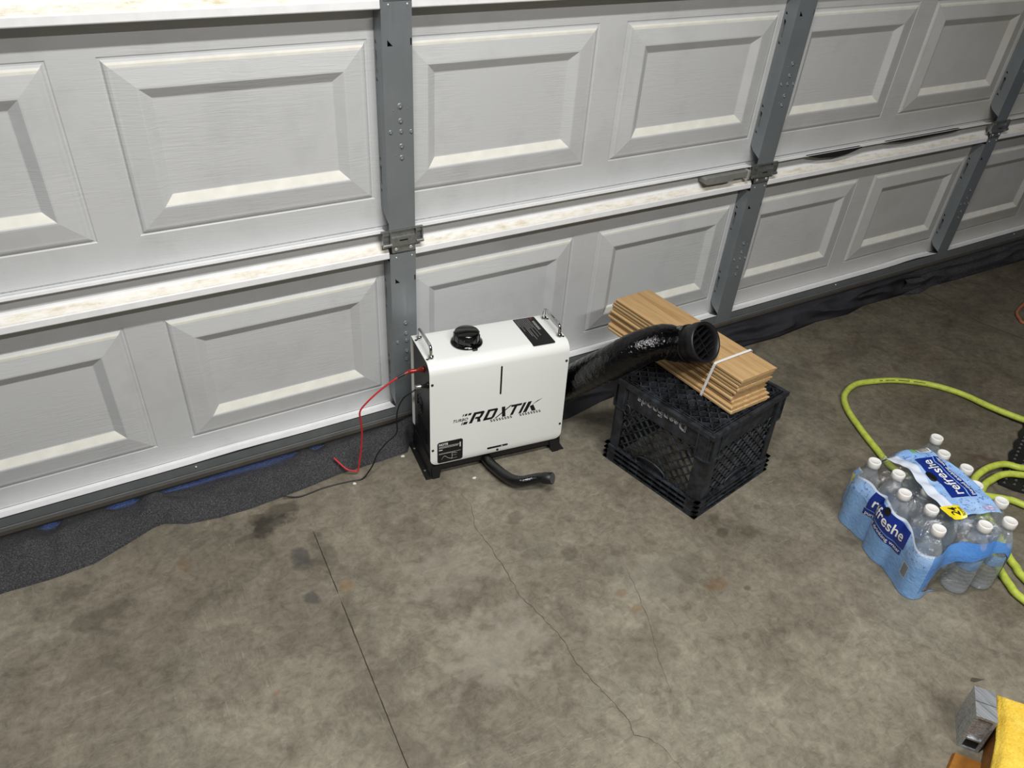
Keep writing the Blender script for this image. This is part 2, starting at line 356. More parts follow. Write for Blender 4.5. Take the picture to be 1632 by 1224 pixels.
M_band = blue_film('mid_blue_band_film', ((72, 128, 200), (98, 150, 214), (56, 104, 180)), 0.4)
M_whitefilm = plain('white_printed_edge', (214, 222, 236), 0.25)
M_navy = plain('navy_print', (22, 46, 128), 0.25)
M_yellowtag = plain('yellow_print', (232, 212, 40), 0.3)
M_green = plain('green_print', (110, 170, 90), 0.4)
M_cap = plain('white_bottle_cap', (226, 224, 220), 0.45)
q = N('hose_green'); f = q.noise(q.coord('world'), 60, 4)
M_hose = q.done(q.pbr(q.ramp(f, [(0.3, S2L((166, 178, 66))), (0.6, S2L((190, 204, 84)))]), 0.5, 0, None, 0.4))
M_hoseink = plain('hose_print', (40, 42, 26), 0.6)
M_mat = plain('black_mat_rubber', (24, 23, 22), 0.55, nz=0.2)
M_cord = plain('orange_brown_cord', (168, 104, 66), 0.5)
q = N('yellow_terry'); co = q.coord('world'); a = q.noise(co, 230, 4, 0.75); b = q.noise(co, 22, 4)
M_terry = q.done(q.pbr(q.mix(0.5, q.ramp(a, [(0.3, S2L((206, 160, 40))), (0.6, S2L((246, 216, 92)))]), q.ramp(b, [(0.3, S2L((214, 168, 50))), (0.7, S2L((250, 226, 110)))])), 0.9, 0, q.bump(a, 1.0, 0.003), 0.1))
M_amber = plain('amber_side', (138, 88, 20), 0.6, nz=0.2)
q = N('brushed_aluminium'); f = q.noise(q.coord('obj', (300, 12, 300)), 1.0, 3)
M_alu = q.done(q.pbr(q.ramp(f, [(0.3, S2L((140, 144, 148))), (0.7, S2L((205, 208, 210)))]), 0.4, 0.6, None, 0.5))
M_scrap = plain('white_scrap', (225, 222, 210), 0.6)

# ------------------------------------------------------------------ floor, walls, ceiling
def slab_poly(b, x0, x1, y0, y1, z=0.0, depth=0.012):
    b.box((x0, y0, z-depth), (x1, y1, z))
JX0, JX1 = -0.408, -0.434          # control joint in the slab, nearly square to the door
fl = thing('floor', 'stained grey brown concrete garage floor with control joint and crack', None, kind='structure')
def joint_x(y): return JX0+(JX1-JX0)*(y+0.305)/(-0.956+0.305)
YJ = -0.30
YB = -6.2
JE = [[], []]
yy = YJ
while yy > -2.4:
    for sd, sg in ((0, -1), (1, 1)):
        wd_ = .0010+.0012*abs(noise.noise(Vector((yy*9, sg, 2))))+.0010*noise.noise(Vector((yy*60, sg*5, 0)))
        if -.53 < yy < -.495: wd_ = .0002
        JE[sd].append((joint_x(yy)+sg*wd_, yy, 0))
    yy -= .012
for sd, sg in ((0, -1), (1, 1)): JE[sd].append((joint_x(YB)+sg*.002, YB, 0))
b = B(); vs = [(joint_x(YJ), 0.6, 0), (-2.2, 0.6, 0), (-2.2, YB, 0)]+JE[0][::-1]+[(joint_x(YJ), YJ+.02, 0)]; b.add(vs, [tuple(range(len(vs)))])
b.build('slab', M_floor, fl)
b = B(); vs = [(joint_x(YJ), YJ+.02, 0)]+JE[1]+[(5.2, YB, 0), (5.2, 0.6, 0), (joint_x(YJ), 0.6, 0)]; b.add(vs, [tuple(range(len(vs)))])
b.build('slab', M_floor, fl)
b = B(); b.box((-2.2, YB, -0.05), (5.2, 0.6, -0.0028)); b.build('subfloor', M_groove, fl)
def ribbon(pts, wd, z, nm, mat, par, jit=0.4):
    b = B(); P = [Vector((x, y, 0)) for x, y in pts]; Q2 = []
    for i in range(len(P)-1):
        for k in range(6):
            t = k/6; pp = P[i].lerp(P[i+1], t); Q2.append(pp+Vector((random.uniform(-1, 1), random.uniform(-1, 1), 0))*0.0022)
    Q2.append(P[-1]); vs = []; n = len(Q2)
    for i, pp in enumerate(Q2):
        t = (Q2[min(i+1, n-1)]-Q2[max(i-1, 0)]).normalized(); nn_ = Vector((-t.y, t.x, 0)); k = wd*random.uniform(1-jit, 1+jit)*min(1.0, 4*min(i, n-1-i)/n+0.15)
        vs += [pp+nn_*k+Vector((0, 0, z)), pp-nn_*k+Vector((0, 0, z))]
    b.add(vs, [(2*i, 2*i+1, 2*i+3, 2*i+2) for i in range(n-1)]); return b.build(nm, mat, par)
ribbon([(-.017,-.276),(-.016,-.324),(-.012,-.38),(-.039,-.452),(-.036,-.526),(-.038,-.594),(-.042,-.658),(-.045,-.698),(-.033,-.764),(-.024,-.817),(-.023,-.867),(-.027,-.906),(-.022,-.952),(-.014,-1.008),(-.007,-1.064),(-.016,-1.097),(.016,-1.135),(.022,-1.194),(.03,-1.3)], 0.0008, 0.0003, 'crack', M_crack, fl)
ribbon([(.246,-.666),(.215,-.786),(.185,-.874),(.137,-.981),(.105,-1.074)], 0.0005, 0.0003, 'crack', M_crack, fl)
ribbon([(2.284,-.0),(2.28,-.137),(2.262,-.325),(2.302,-.48),(2.35,-.7)], 0.004, 0.0003, 'crack', M_crack, fl)
def wallbox(name, a, c, label):
    b = B(); b.box(a, c); o = b.build(name, M_wall); o['kind'] = 'structure'; o['label'] = label; return o
wallbox('wall_left', (-1.95, -6.1, 0.0), (-1.85, 0.28, 2.75), 'plain garage side wall left of the door')
wallbox('wall_right', (4.6, -6.1, 0.0), (4.7, 0.28, 2.75), 'plain garage side wall right of the door')
wallbox('wall_back', (-1.95, -6.2, 0.0), (4.7, -6.1, 2.75), 'plain garage back wall opposite the door')
wallbox('ceiling', (-1.95, -6.2, 2.75), (4.7, 0.28, 2.85), 'plain drywall garage ceiling')
b = B(); b.box((-1.85, 0.08, 0.0), (-1.26, 0.28, 2.75)); b.box((3.72, 0.08, 0.0), (4.6, 0.28, 2.75)); b.box((-1.26, 0.08, 2.32), (3.72, 0.28, 2.75))
o = b.build('wall_front', M_wall); o['kind'] = 'structure'; o['label'] = 'wall with the garage door opening and header'
b = B(); b.box((-6, 0.6, -0.06), (9, 8, -0.01)); o = b.build('driveway', M_ground); o['kind'] = 'structure'; o['label'] = 'concrete driveway outside the garage door'
for (loc, ln, en), lb in zip(SHOP_LIGHTS, ('white ceiling shop light nearest the garage door', 'white ceiling shop light farther back from the door')):
    t = thing('shop_light', lb, 'light', (loc[0], loc[1], 2.75), 0, 'ceiling shop lights')
    hb = B(); hz = loc[2]-2.75
    hb.frustum([(-ln/2-.03, -.07, hz+.02), (ln/2+.03, -.07, hz+.02), (ln/2+.03, .07, hz+.02), (-ln/2-.03, .07, hz+.02)], [(-ln/2-.03, -.035, hz+.07), (ln/2+.03, -.035, hz+.07), (ln/2+.03, .035, hz+.07), (-ln/2-.03, .035, hz+.07)])
    hb.build('housing', M_rail, t)
    for sx in (-1, 1):
        hb = B(); hb.tube([(sx*ln*.4, 0, hz+.07), (sx*ln*.4, 0, 0)], .003, 6); hb.build('hanger', M_hinge, t)

# ------------------------------------------------------------------ garage door (local x along the door, y outwards, z up the door)
TD, RL = 0.0591539, 0.0200573
ex = Vector((math.cos(RL), 0, math.sin(RL))); ev = Vector((-math.sin(RL)*math.cos(TD), -math.sin(TD), math.cos(RL)*math.cos(TD))); en_ = ev.cross(ex)
door = thing('door_1', 'light grey raised panel sectional garage door with galvanised stiles', None, kind='structure')
DM = Matrix((ex, en_, ev)).transposed().to_4x4(); door.matrix_world = DM
XL, XR, PITCH, BAY = -1.21, 3.63, 0.5727, 1.21
SK = 0.045
PX = []
for k in range(-1, 3): PX += [(k*BAY-0.008, k*BAY+0.518), (k*BAY+0.600, k*BAY+1.126)]
PZ0, PZ1 = 0.146, 0.508          # panel edges for section 0
def skin_mesh(zb, zt):
    b = B(); xs = sorted(set([XL, XR]+[x for p in PX for x in p if XL < x < XR])); 
    b.add([(XL, SK, zb), (XR, SK, zb), (XR, SK, PZ0), (XL, SK, PZ0)], [(0, 1, 2, 3)])
    b.add([(XL, SK, PZ1), (XR, SK, PZ1), (XR, SK, zt), (XL, SK, zt)], [(0, 1, 2, 3)])
    prev = XL
    for a, c in PX:
        a = max(a, XL)
        if a > prev+1e-4: b.add([(prev, SK, PZ0), (a, SK, PZ0), (a, SK, PZ1), (prev, SK, PZ1)], [(0, 1, 2, 3)])
        prev = c
    if prev < XR: b.add([(prev, SK, PZ0), (XR, SK, PZ0), (XR, SK, PZ1), (prev, SK, PZ1)], [(0, 1, 2, 3)])
    # outside face, so that the door is a slab
    b.add([(XL, SK+.012, zb), (XR, SK+.012, zb), (XR, SK+.012, zt), (XL, SK+.012, zt)], [(3, 2, 1, 0)])
    return b.mesh('section')
PW, PH = 0.526, PZ1-PZ0
def panel_mesh():
    b = B(); prof = [(0, .045), (.0025, .0470), (.006, .0468), (.010, .0420), (.0145, .0400), (.020, .0396), (.0565, .0335), (.0600, .0335), (.0625, .0350), (.0815, .0475), (.0835, .0480)]
    for (i0, d0), (i1, d1) in zip(prof, prof[1:]):
        A = [(i0, i0), (PW-i0, i0), (PW-i0, PH-i0), (i0, PH-i0)]; C = [(i1, i1), (PW-i1, i1), (PW-i1, PH-i1), (i1, PH-i1)]
        for k in range(4):
            l = (k+1) % 4
            mi = 0
            if k == 0 and .062 <= i0 < .08: mi = 1       # upward slope at the bottom of the field, paler cream
            if k == 2 and .009 <= i0 < .019: mi = 1      # upward bead along the top, paler cream
            b.add([(A[k][0], d0, A[k][1]), (A[l][0], d0, A[l][1]), (C[l][0], d1, C[l][1]), (C[k][0], d1, C[k][1])], [(0, 1, 2, 3)], mi)
    i, d = prof[-1]; b.add([(i, d, i), (PW-i, d, i), (PW-i, d, PH-i), (i, d, PH-i)], [(0, 1, 2, 3)])
    return b.mesh('raised_panel')
def sweep(prof, x0, x1, mi=None, thick=None, wob=None):
    b = B(); n = max(1, int((x1-x0)/0.06))
    for j in range(len(prof)-1):
        vs = []; 
        for i in range(n+1):
            x = x0+(x1-x0)*i/n; w0 = wob(x, j) if wob else 0; w1 = wob(x, j+1) if wob else 0
            vs += [(x, prof[j][0], prof[j][1]+w0), (x, prof[j+1][0], prof[j+1][1]+w1)]
        b.add(vs, [(2*i, 2*i+2, 2*i+3, 2*i+1) for i in range(n)], mi[j] if mi else 0)
    return b
# bottom ledge and top rail profiles, relative to section 0
LEDGE = [(.0452, .0930), (.0445, .0905), (.0435, .0885), (.0425, .0880), (.0300, .0890), (.004, .0975), (.0005, .1005), (.0, .0990), (.002, .0965), (.012, .094)]
RAIL = [(.045, .6380), (.024, .6375), (.0215, .6340), (.0205, .6135), (.0190, .6095), (.0175, .6085), (.0160, .6060), (.0030, .5945), (.0018, .5925), (.0, .5900), (-.0008, .5765), (.0005, .5744), (.012, .5744), (.012, .582)]
RAILM = [0, 0, 0, 1, 1, 1, 2, 2, 1, 1, 1, 1, 1]
STX = [k*BAY for k in range(-1, 4)]
def rail_obj(z, par, last):
    for k in range(4):
        x0 = k*BAY-BAY+.0008; x1 = k*BAY-.0695
        b = sweep(RAIL, x0, x1, RAILM); b.build('top_rail', [M_skin, M_rail, M_railcream], par, (0, 0, z))
    # behind the stile
    b = B()
def ledge_obj(z, par, wob=None):
    for k in range(4):
        x0 = k*BAY-BAY+.001; x1 = k*BAY-.0695
        b = sweep(LEDGE, x0, x1, [0, 0, 1, 2, 2, 2, 2, 2, 2], None, wob); b.build('bottom_ledge', [M_skin, M_groove, M_rail], par, (0, 0, z))
def fill_holes(outer, holes, to3):
    bm = bmesh.new(); es = []
    for lp in [outer]+holes:
        vs = [bm.verts.new(to3(p)) for p in lp]
        for i in range(len(vs)): es.append(bm.edges.new((vs[i], vs[(i+1) % len(vs)])))
    bmesh.ops.triangle_fill(bm, use_beauty=True, use_dissolve=False, edges=es); bmesh.ops.recalc_face_normals(bm, faces=list(bm.faces)); return bm
def stile_mesh(z0, z1, dim, tri, zc0):
    """front plate x -.069..0; z0 lower end, z1 top end; flanges from zc0 to rail"""
    b = B(); t = lambda x, z: [(x, z), (x+.010, z), (x, z+.011)]
    tl = [(-.0565, tri), (-.0445, tri), (-.0565, tri+.013)]; tr_ = [(-.0045, tri), (-.0015, tri), (-.0015, tri+.014), (-.0045, tri+.014)]
    b.bm(fill_holes([(-.069, z0), (0, z0), (0, z1), (-.069, z1)], [tl, tr_], lambda p: (p[0], -.0015, p[1])))
    b.add([(-.069, -.0015, z1), (0, -.0015, z1), (0, .004, z1), (-.069, .004, z1)], [(0, 1, 2, 3)])
    b.add([(-.069, -.0015, z0), (0, -.0015, z0), (0, .004, z0), (-.069, .004, z0)], [(3, 2, 1, 0)])
    zt = z1-.018
    for x in (-.069, 0.0):
        outer = [(-.0015, zc0), (.030, zc0+.016), (.044, zc0+.030), (.044, zt-.002), (-.0015, zt-.002)]
        holes = []
        for zz in (zc0+.085, zt-.135):
            holes += [[(.030, zz), (.037, zz+.006), (.037, zz+.050), (.030, zz+.044)], [(.030, zz-.016), (.038, zz-.016), (.038, zz-.008)], [(.030, zz+.062), (.038, zz+.070), (.038, zz+.062)]]
        b.bm(fill_holes(outer, holes, lambda p: (x, p[0], p[1])))
    for dx, dz, r in dim:
        M = along((dx, -.0015, dz), (0, -1, 0)); b.lathe([(r, 0.0), (r*.92, .0007), (r*.55, .0011), (r*.18, .0012)], 12, M)
        if r > .005: b.lathe([(r*.42, .0008), (r*.36, .0030), (r*.15, .0036)], 10, M @ Matrix.Translation((0, -r*.25, 0)))
    for sx in (-.0515, -.0095):
        M = along((sx, -.0015, z1-.010), (0, -1, 0)); b.lathe([(.0028, 0), (.0026, .0008), (.001, .0012)], 8, M, mi=1)
    return b.mesh('stile')
DIM = [(-.0317, .948, .0075), (-.0312, .915, .0068), (-.0304, .891, .006), (-.056, .892, .0055), (-.006, .889, .0055), (-.0304, .857, .0068), (-.0305, .830, .0068), (-.048, .940, .0015), (-.014, .942, .0015), (-.045, .838, .0015)]
DIM0 = [(x, z-PITCH, r) for x, z, r in DIM]
panel_me = panel_mesh()
sk0 = skin_mesh(.0660, .645); sk1 = skin_mesh(.0905-.0215, .645)
stile0 = stile_mesh(.070, .5845, DIM0, .502, .108); stile1 = stile_mesh(.0795, .5920, DIM0, .502, .098)
for me in (stile0, stile1):
    me.materials.append(M_galv); me.materials.append(M_screw)
sk0.materials.append(M_skin); sk1.materials.append(M_skin); panel_me.materials.append(M_skin); panel_me.materials.append(M_cream)
def dent(x, j): return 0.006*math.exp(-((x-2.20)/.09)**2)*(1 if j > 2 else 0)+.003*math.exp(-((x+.5)/.1)**2)*(1 if j > 2 else 0)
for i in range(4):
    z = i*PITCH
    sec = obj_from('section', sk0 if i == 0 else sk1, None, door, (0, 0, z))
    for (a, c) in PX:
        if a < XL-.02: continue
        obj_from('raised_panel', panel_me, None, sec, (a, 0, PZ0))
    rail_obj(0, sec, i == 3)
    if i == 0: ledge_obj(0, sec, dent)
    else: ledge_obj(.6499-.1003-PITCH, sec)
    for x in STX[1:4]:
        o = obj_from('stile', stile0 if i == 0 else stile1, None, sec, (x, 0, 0))
    for x, x_in in ((XL, -1), (XR, 1)):
        b = B(); b.box((-.05 if x_in > 0 else 0, -.001, .10), (0 if x_in > 0 else .05, SK, .575)); b.build('end_stile', M_galv, sec, (x, 0, 0))
# aluminium retainer and rubber seal
b = sweep([(.046, .0820), (.012, .0850), (-.0008, .0965), (-.0012, .0715), (.002, .0705), (.002, .0685), (-.003, .0675), (-.003, .0655), (.046, .0655)], XL, XR)
b.build('bottom_retainer', M_retain, door)
b = sweep([(.040, .0655), (-.002, .0655), (-.0055, .0600), (-.0065, .0500), (-.003, .0410), (.006, .0365), (.030, .0365), (.040, .045)], XL, XR)
o = b.build('bottom_seal', M_rubber, door)
for x in (-.62, .6, 1.75, 2.9):
    b = B(); b.lathe([(.0035, 0), (.003, .0015), (.0012, .0022)], 8, along((x, -.0012, .086), (0, -1, 0))); b.build('rivet', M_screw, door)
# hinges
def make_hinge(x, z):
    h = B(); h.box((-.088, .0005, .606), (.018, .003, .651), 0)        # back plate against the joint
    o = h.build('hinge', M_hinge, door, (x, 0, z))
    b = B(); b.add([(-.064, -.004, .612), (-.003, -.004, .612), (.0, -.0028, .590), (-.0625, -.0028, .590), (-.064, -.001, .612), (-.003, -.001, .612), (.0, -.0005, .590), (-.0625, -.0005, .590)], [(0, 3, 2, 1), (4, 5, 6, 7), (0, 1, 5, 4), (1, 2, 6, 5), (2, 3, 7, 6), (3, 0, 4, 7)]); b.build('hinge_leaf', M_hinge, o)
    b = B(); b.frustum([(-.066, -.009, .632), (-.001, -.009, .632), (-.001, -.010, .6115), (-.066, -.010, .6115)], [(-.066, .0, .6335), (-.001, .0, .6335), (-.001, .0, .6105), (-.066, .0, .6105)])
    b.build('hinge_channel', M_hinge, o)
    b = B(); b.prism([(-.044, .624), (-.024, .624), (-.0225, .6255), (-.024, .627), (-.044, .627), (-.0455, .6255)], lambda p: (p[0], -.0102, p[1]), lambda p: (p[0], -.0075, p[1])); b.build('slot', M_ink, o)
    for x0, x1 in ((-.088, -.066), (-.001, .018)):
        b = B(); b.tube([(x0, -.010, .617), (x1, -.010, .617)], .0045, 10); b.build('knuckle', M_hinge, o)
        b = B(); b.box((x0, -.009, .617), (x0+.003, .0, .650)); b.box((x1-.003, -.009, .617), (x1, .0, .650)); b.box((x0, -.004, .640), (x1, .0, .652)); b.build('hinge_clip', M_hinge, o)
    b = B(); b.box((-.090, -.006, .6495), (.020, .002, .6515)); b.build('hinge_lip', M_hinge, o)
    for sx in (-.0525, -.0135):
        b = B(); b.lathe([(.0052, 0), (.0048, .0012), (.002, .0018)], 12, along((sx, -.0040, .600), (0, -1, -.05))); b.build('screw', M_screw, o)
for i in range(2):
    for x in STX[1:4]: make_hinge(x, i*PITCH)
# grip and loose strip on the joint
b = B(); b.prism([(.928, .6375), (.930, .626), (.938, .6205), (1.035, .6190), (1.043, .6215), (1.043, .6420), (.935, .6425)], lambda p: (p[0], -.014, p[1]), lambda p: (p[0], .018, p[1]))
gp = b.build('pull_grip', M_handle, door)
b = B(); b.box((1.043, -.009, .6205), (1.100, .016, .641), 0, .002); b.build('grip_mount', M_handle, gp)
b = B(); b.box((1.101, -.013, .612), (1.111, .010, .642), 0, .002); b.build('grip_end', M_screw, gp)
def strip(pts):
    b = B()
    for (x0, a0, b0), (x1, a1, b1) in zip(pts, pts[1:]):
        b.add([(x0, -.002, a0), (x1, -.002, a1), (x1, -.002, b1), (x0, -.002, b0), (x0, .012, a0), (x1, .012, a1), (x1, .012, b1), (x0, .012, b0)], [(0, 1, 2, 3), (7, 6, 5, 4), (0, 4, 5, 1), (3, 2, 6, 7)])
    return b
strip([(1.37, .6465, .648), (1.42, .636, .648), (1.50, .6285, .648), (1.56, .633, .648), (1.62, .6455, .648)]).build('loose_seal', M_blackstrip, door)
strip([(1.75, .6465, .648), (1.85, .638, .648), (2.0, .641, .648), (2.12, .643, .649), (2.15, .646, .648)]).build('loose_seal', M_blackstrip, door)

# ------------------------------------------------------------------ blankets stuffed under the door
def seal_z(x): return 0.0365+x*0.02
def blanket(name, label, mat, edge, x0, x1, hump, wr, gap, nx, ny, fold=0.0, seed=0, yb=0.09):
    def fn(u, v):
        x = x0+(x1-x0)*u; yf = min(interp(x, edge), -.032); yd = -.004; sz = seal_z(x)
        zl = sz-gap(x)
        if v < .04: return (x, yf+.002, -.001)
        if v < .80:
            s = (v-.04)/.76
            y = yf+(yd-yf)*s**1.15
            z = .004+(zl-.004)*sstep(0, 1, s)**.85+hump(x)*math.sin(PI*s)
            n1 = noise.noise(Vector((x*8+seed, s*2.2, 1.3))); n2 = noise.noise(Vector((x*22, s*4+seed, 4)))
            z += wr*(n1+.6*n2)*min(1, s*3)*min(1, (1-s)*2.5)
            if fold:
                r1 = 1-abs(noise.noise(Vector((x*3.2+s*1.6+seed, s*1.9-x*1.7, 9))))*2.4; r2 = noise.noise(Vector((x*8+seed, s*2.6+x*4, 2)))
                k = math.sin(PI*min(1, s*1.02))
                z += fold*.55*r1*k+fold*.25*r2*k; y -= fold*.75*(r1+.5*r2)*k
            return (x+.01*math.sin(9*x+3*s)*k_(s), min(y, yd+.002), max(z, .003))
        s = (v-.80)/.20; return (x, yd+(yb-yd)*s, max(zl-.012*sstep(.15, 1, s), .001))
    k_ = lambda s: math.sin(PI*s)
    b = B(); b.grid(fn, nx, ny); o = b.build(name, mat); tag(o, label, 'blanket'); return o
edgeL = [(-1.7,-.19),(-1.128,-.183),(-1.081,-.174),(-.982,-.177),(-.891,-.169),(-.82,-.138),(-.752,-.106),(-.727,-.103),(-.675,-.129),(-.602,-.14),(-.525,-.142),(-.391,-.128),(-.282,-.111),(-.172,-.108),(-.077,-.104),(-.05,-.062),(.03,-.062),(.20,-.085)]
def gapL(x):
    g = 0.0
    for a, c, h in ((-.995, -.945, .013), (-.845, -.765, .012), (-.72, -.36, .010), (-.33, -.285, .010)): g = max(g, h*sstep(a-.012, a+.02, x)*(1-sstep(c-.02, c+.012, x)))
    return g-.003
blanket('felt_blanket', 'charcoal felt blanket stuffed under the garage door left of the heater', M_felt, edgeL, -1.19, .26, lambda x: .026+.016*math.exp(-((x+.73)/.05)**2)+.010*math.sin(5*x+1), .011, gapL, 190, 34, 0, 3)
edgeR = [(.22,-.10),(.33,-.15),(.427,-.164),(.578,-.132),(.9,-.10),(1.259,-.069),(1.415,-.071),(1.639,-.047),(1.806,-.056),(1.916,-.035),(2.041,.0),(2.198,-.022),(2.26,-.03)]
blanket('fleece_blanket', 'dark crumpled fleece blanket under the door behind the crate', M_fleece, edgeR, .24, 2.24, lambda x: .006+.006*math.sin(7*x), .008, lambda x: -.004, 320, 44, .036, 11)
edgeG = [(2.13,-.02),(2.20,-.045),(2.245,-.055),(2.30,-.045),(2.427,-.012),(2.685,.005),(2.8,.0),(2.956,.012),(3.164,.006),(3.6,0)]
blanket('wool_blanket', 'grey folded blanket under the far right end of the door', M_felt, edgeG, 2.15, 3.55, lambda x: .004, .006, lambda x: -.004, 200, 40, .026, 21)

# ------------------------------------------------------------------ diesel heater
HX, HY, HA, HW, HD, HZ0, HZ1 = -0.0639, -0.2316, -0.1148, 0.390, 0.1625, 0.045, 0.361
ht = thing('portable_heater', 'white and black portable diesel air heater in front of the garage door', 'heater', (HX, HY, 0), HA)
def shell():
    R = .028; st = []   # (y,z, inset)
    rc = .020
    for k in range(9):
        a = k/8*PI/2; z = HZ0+rc*(1-math.cos(a)); st.append((0, z, rc*(1-math.sin(a))))
    for z in (.12, .20, .28): st.append((0, z, 0))
    for k in range(11):
        a = k/10*PI/2; st.append((R*(1-math.cos(a)), HZ1-R+R*math.sin(a), 0))
    for y in (.06, .10, .14): st.append((y, HZ1, 0))
    Rb = .006
    for k in range(5):
        a = k/4*PI/2; st.append((HD-Rb+Rb*math.sin(a), HZ1-Rb+Rb*math.cos(a), 0))
    for z in (.25, .15): st.append((HD, z, 0))
    for k in range(9):
        a = PI/2-k/8*PI/2; z = .06+rc*(1-math.cos(a)); st.append((HD, z, rc*(1-math.sin(a))))
    b = B(); vs = []
    for y, z, i in st: vs += [(i, y, z), (HW-i, y, z)]
    b.add(vs, [(2*k, 2*k+1, 2*k+3, 2*k+2) for k in range(len(st)-1)], 0, True)
    return b
o = shell().build('shell', M_white, ht); solid(o, .0022, 1)
m = o.modifiers.new('bevel', 'BEVEL'); m.width = .0008; m.segments = 2; m.limit_method = 'ANGLE'
b = B()
pf = [(.004, .048), (HD-.004, .055), (HD-.004, HZ1-.008), (.030, HZ1-.004), (.012, HZ1-.012), (.004, HZ1-.030)]
b.prism(pf, lambda p: (.006, p[0], p[1]), lambda p: (HW-.006, p[0], p[1])); core = b.build('side_panel', M_black, ht)
for side in (0, 1):
    X = .0055 if side == 0 else HW-.0055; sg = -1 if side == 0 else 1
    b = B()
    for rr in (.010, .018, .026): b.tube([(X, .105+rr*math.cos(2*PI*k/20), .18+rr*math.sin(2*PI*k/20)) for k in range(20)], .0016, 6, closed=True)
    b.tube([(X, .085, .16), (X, .125, .20)], .0014, 6); b.tube([(X, .085, .20), (X, .125, .16)], .0014, 6)
    b.build('vent_grille', M_gloss, core)
    b = B()
    for k in range(5): b.box((min(X, X+sg*.002), .045, .085+k*.010), (max(X, X+sg*.002), .125, .089+k*.010))
    b.build('louvre', M_black, core)
# base tray and feet
b = B()
b.frustum([(.010, .004, .022), (HW-.010, .004, .022), (HW-.010, HD+.0, .022), (.010, HD, .022)], [(.004, .002, HZ0+.012), (HW-.004, .002, HZ0+.012), (HW-.004, HD, HZ0+.012), (.004, HD, HZ0+.012)])
base = b.build('base_tray', M_black, ht)
for ux, sx in ((.0, 1), (HW, -1)):
    b = B()   # side rail flange that carries the feet
    b.frustum([(ux-sx*.014, -.004, .001), (ux+sx*.004, -.004, .001), (ux+sx*.004, HD+.004, .001), (ux-sx*.014, HD+.004, .001)][::sx], [(ux-sx*.011, -.002, .006), (ux+sx*.004, -.002, .006), (ux+sx*.004, HD+.002, .006), (ux-sx*.011, HD+.002, .006)][::sx])
    b.frustum([(ux-sx*.001, .0, .006), (ux+sx*.006, .0, .006), (ux+sx*.006, HD, .006), (ux-sx*.001, HD, .006)][::sx], [(ux+sx*.002, .0, .055), (ux+sx*.006, .0, .055), (ux+sx*.006, HD, .055), (ux+sx*.002, HD, .055)][::sx])
    fr = b.build('foot_rail', M_black, ht)
    for vy in (.03, HD-.03):
        b = B(); b.lathe([(.0042, 0), (.0042, .0008), (.002, .0009)], 10, Matrix.Translation((ux-sx*.006, vy, .0062))); b.build('mounting_hole', M_nickel, fr)
    for vy, s2 in ((.0, 1), (HD, -1)):
        b = B(); lo = [(ux+sx*.004, vy-s2*.006, .0), (ux+sx*.024, vy-s2*.006, .0), (ux+sx*.024, vy+s2*.016, .0), (ux+sx*.004, vy+s2*.016, .0)]
        hi = [(ux+sx*.004, vy-s2*.001, .040), (ux+sx*.034, vy-s2*.001, .040), (ux+sx*.034, vy+s2*.018, .040), (ux+sx*.004, vy+s2*.018, .040)]
        if sx*s2 < 0: lo.reverse(); hi.reverse()
        b.frustum(lo, hi); b.build('foot', M_black, ht)
# fuel cap
CC = (.128, .083, HZ1+.002)
b = B(); b.lathe([(.040, 0), (.0425, .002), (.0420, .005), (.036, .0085)], 36, Matrix.Translation(CC)); cp = b.build('fuel_cap', M_gloss, ht)
b = B(); b.lathe([(.0335, .007), (.0340, .012), (.0335, .029), (.0318, .0335), (.028, .0355), (.0, .0362)], 36, Matrix.Translation(CC), cap1=False); b.build('cap_lid', M_gloss, cp)
b = B()
for k in range(12):
    a = 2*PI*k/12; b.box((-.0015, -.0015, .010), (.0015, .0015, .028)); 
    n8 = len(b.v)-8
    for q_ in range(n8, len(b.v)):
        v = b.v[q_]; b.v[q_] = (CC[0]+v[0]*math.cos(a)-(v[1]+.0338)*math.sin(a), CC[1]+v[0]*math.sin(a)+(v[1]+.0338)*math.cos(a), CC[2]+v[2])
b.build('grip_rib', M_gloss, cp)
b = B(); b.box((.128+.000, .034, HZ1+.0028), (.128+.013, .050, HZ1+.010), 0, .001); b.build('cap_tab', M_gloss, cp)
# handles
for u in (.016, HW-.016):
    b = B(); y0, y1, zt, zb = .036, .136, HZ1+.036, HZ1+.002
    path = [(u, y0, zb), (u, y0, zt-.010), (u, y0+.003, zt-.003), (u, y0+.010, zt), (u, y1-.010, zt), (u, y1-.003, zt-.003), (u, y1, zt-.010), (u, y1, zb)]
    b.tube(path, .0042, 12); h = b.build('carry_handle', M_chrome, ht)
    for y in (y0, y1):
        b = B(); b.lathe([(.0078, 0), (.0078, .007), (.0060, .0095), (.0045, .0105)], 16, Matrix.Translation((u, y, HZ1+.002))); b.build('ferrule', M_chrome, h)
# screws
for u, z in ((.007, .308), (.007, .097), (.383, .308), (.383, .097), (.194, .0525)):
    b = B(); b.lathe([(.0036, 0), (.0034, .0012), (.0015, .0022)], 12, along((u, -.0022, z), (0, -1, 0))); b.build('screw', M_ink, ht)
for u, v in ((.0055, .132), (.0055, .033), (HW-.0055, .133), (HW-.0055, .033)):
    b = B(); b.lathe([(.0036, 0), (.0034, .0012), (.0015, .0022)], 12, Matrix.Translation((u, v, HZ1+.0022))); b.build('screw', M_ink, ht)
def stadium(c0, c1, r, n=8):
    d = (Vector(c1)-Vector(c0)).normalized(); a0 = math.atan2(d.y, d.x); P = []
    for k in range(n+1): a = a0-PI/2+PI*k/n; P.append((c1[0]+r*math.cos(a), c1[1]+r*math.sin(a)))
    for k in range(n+1): a = a0+PI/2+PI*k/n; P.append((c0[0]+r*math.cos(a), c0[1]+r*math.sin(a)))
    return P
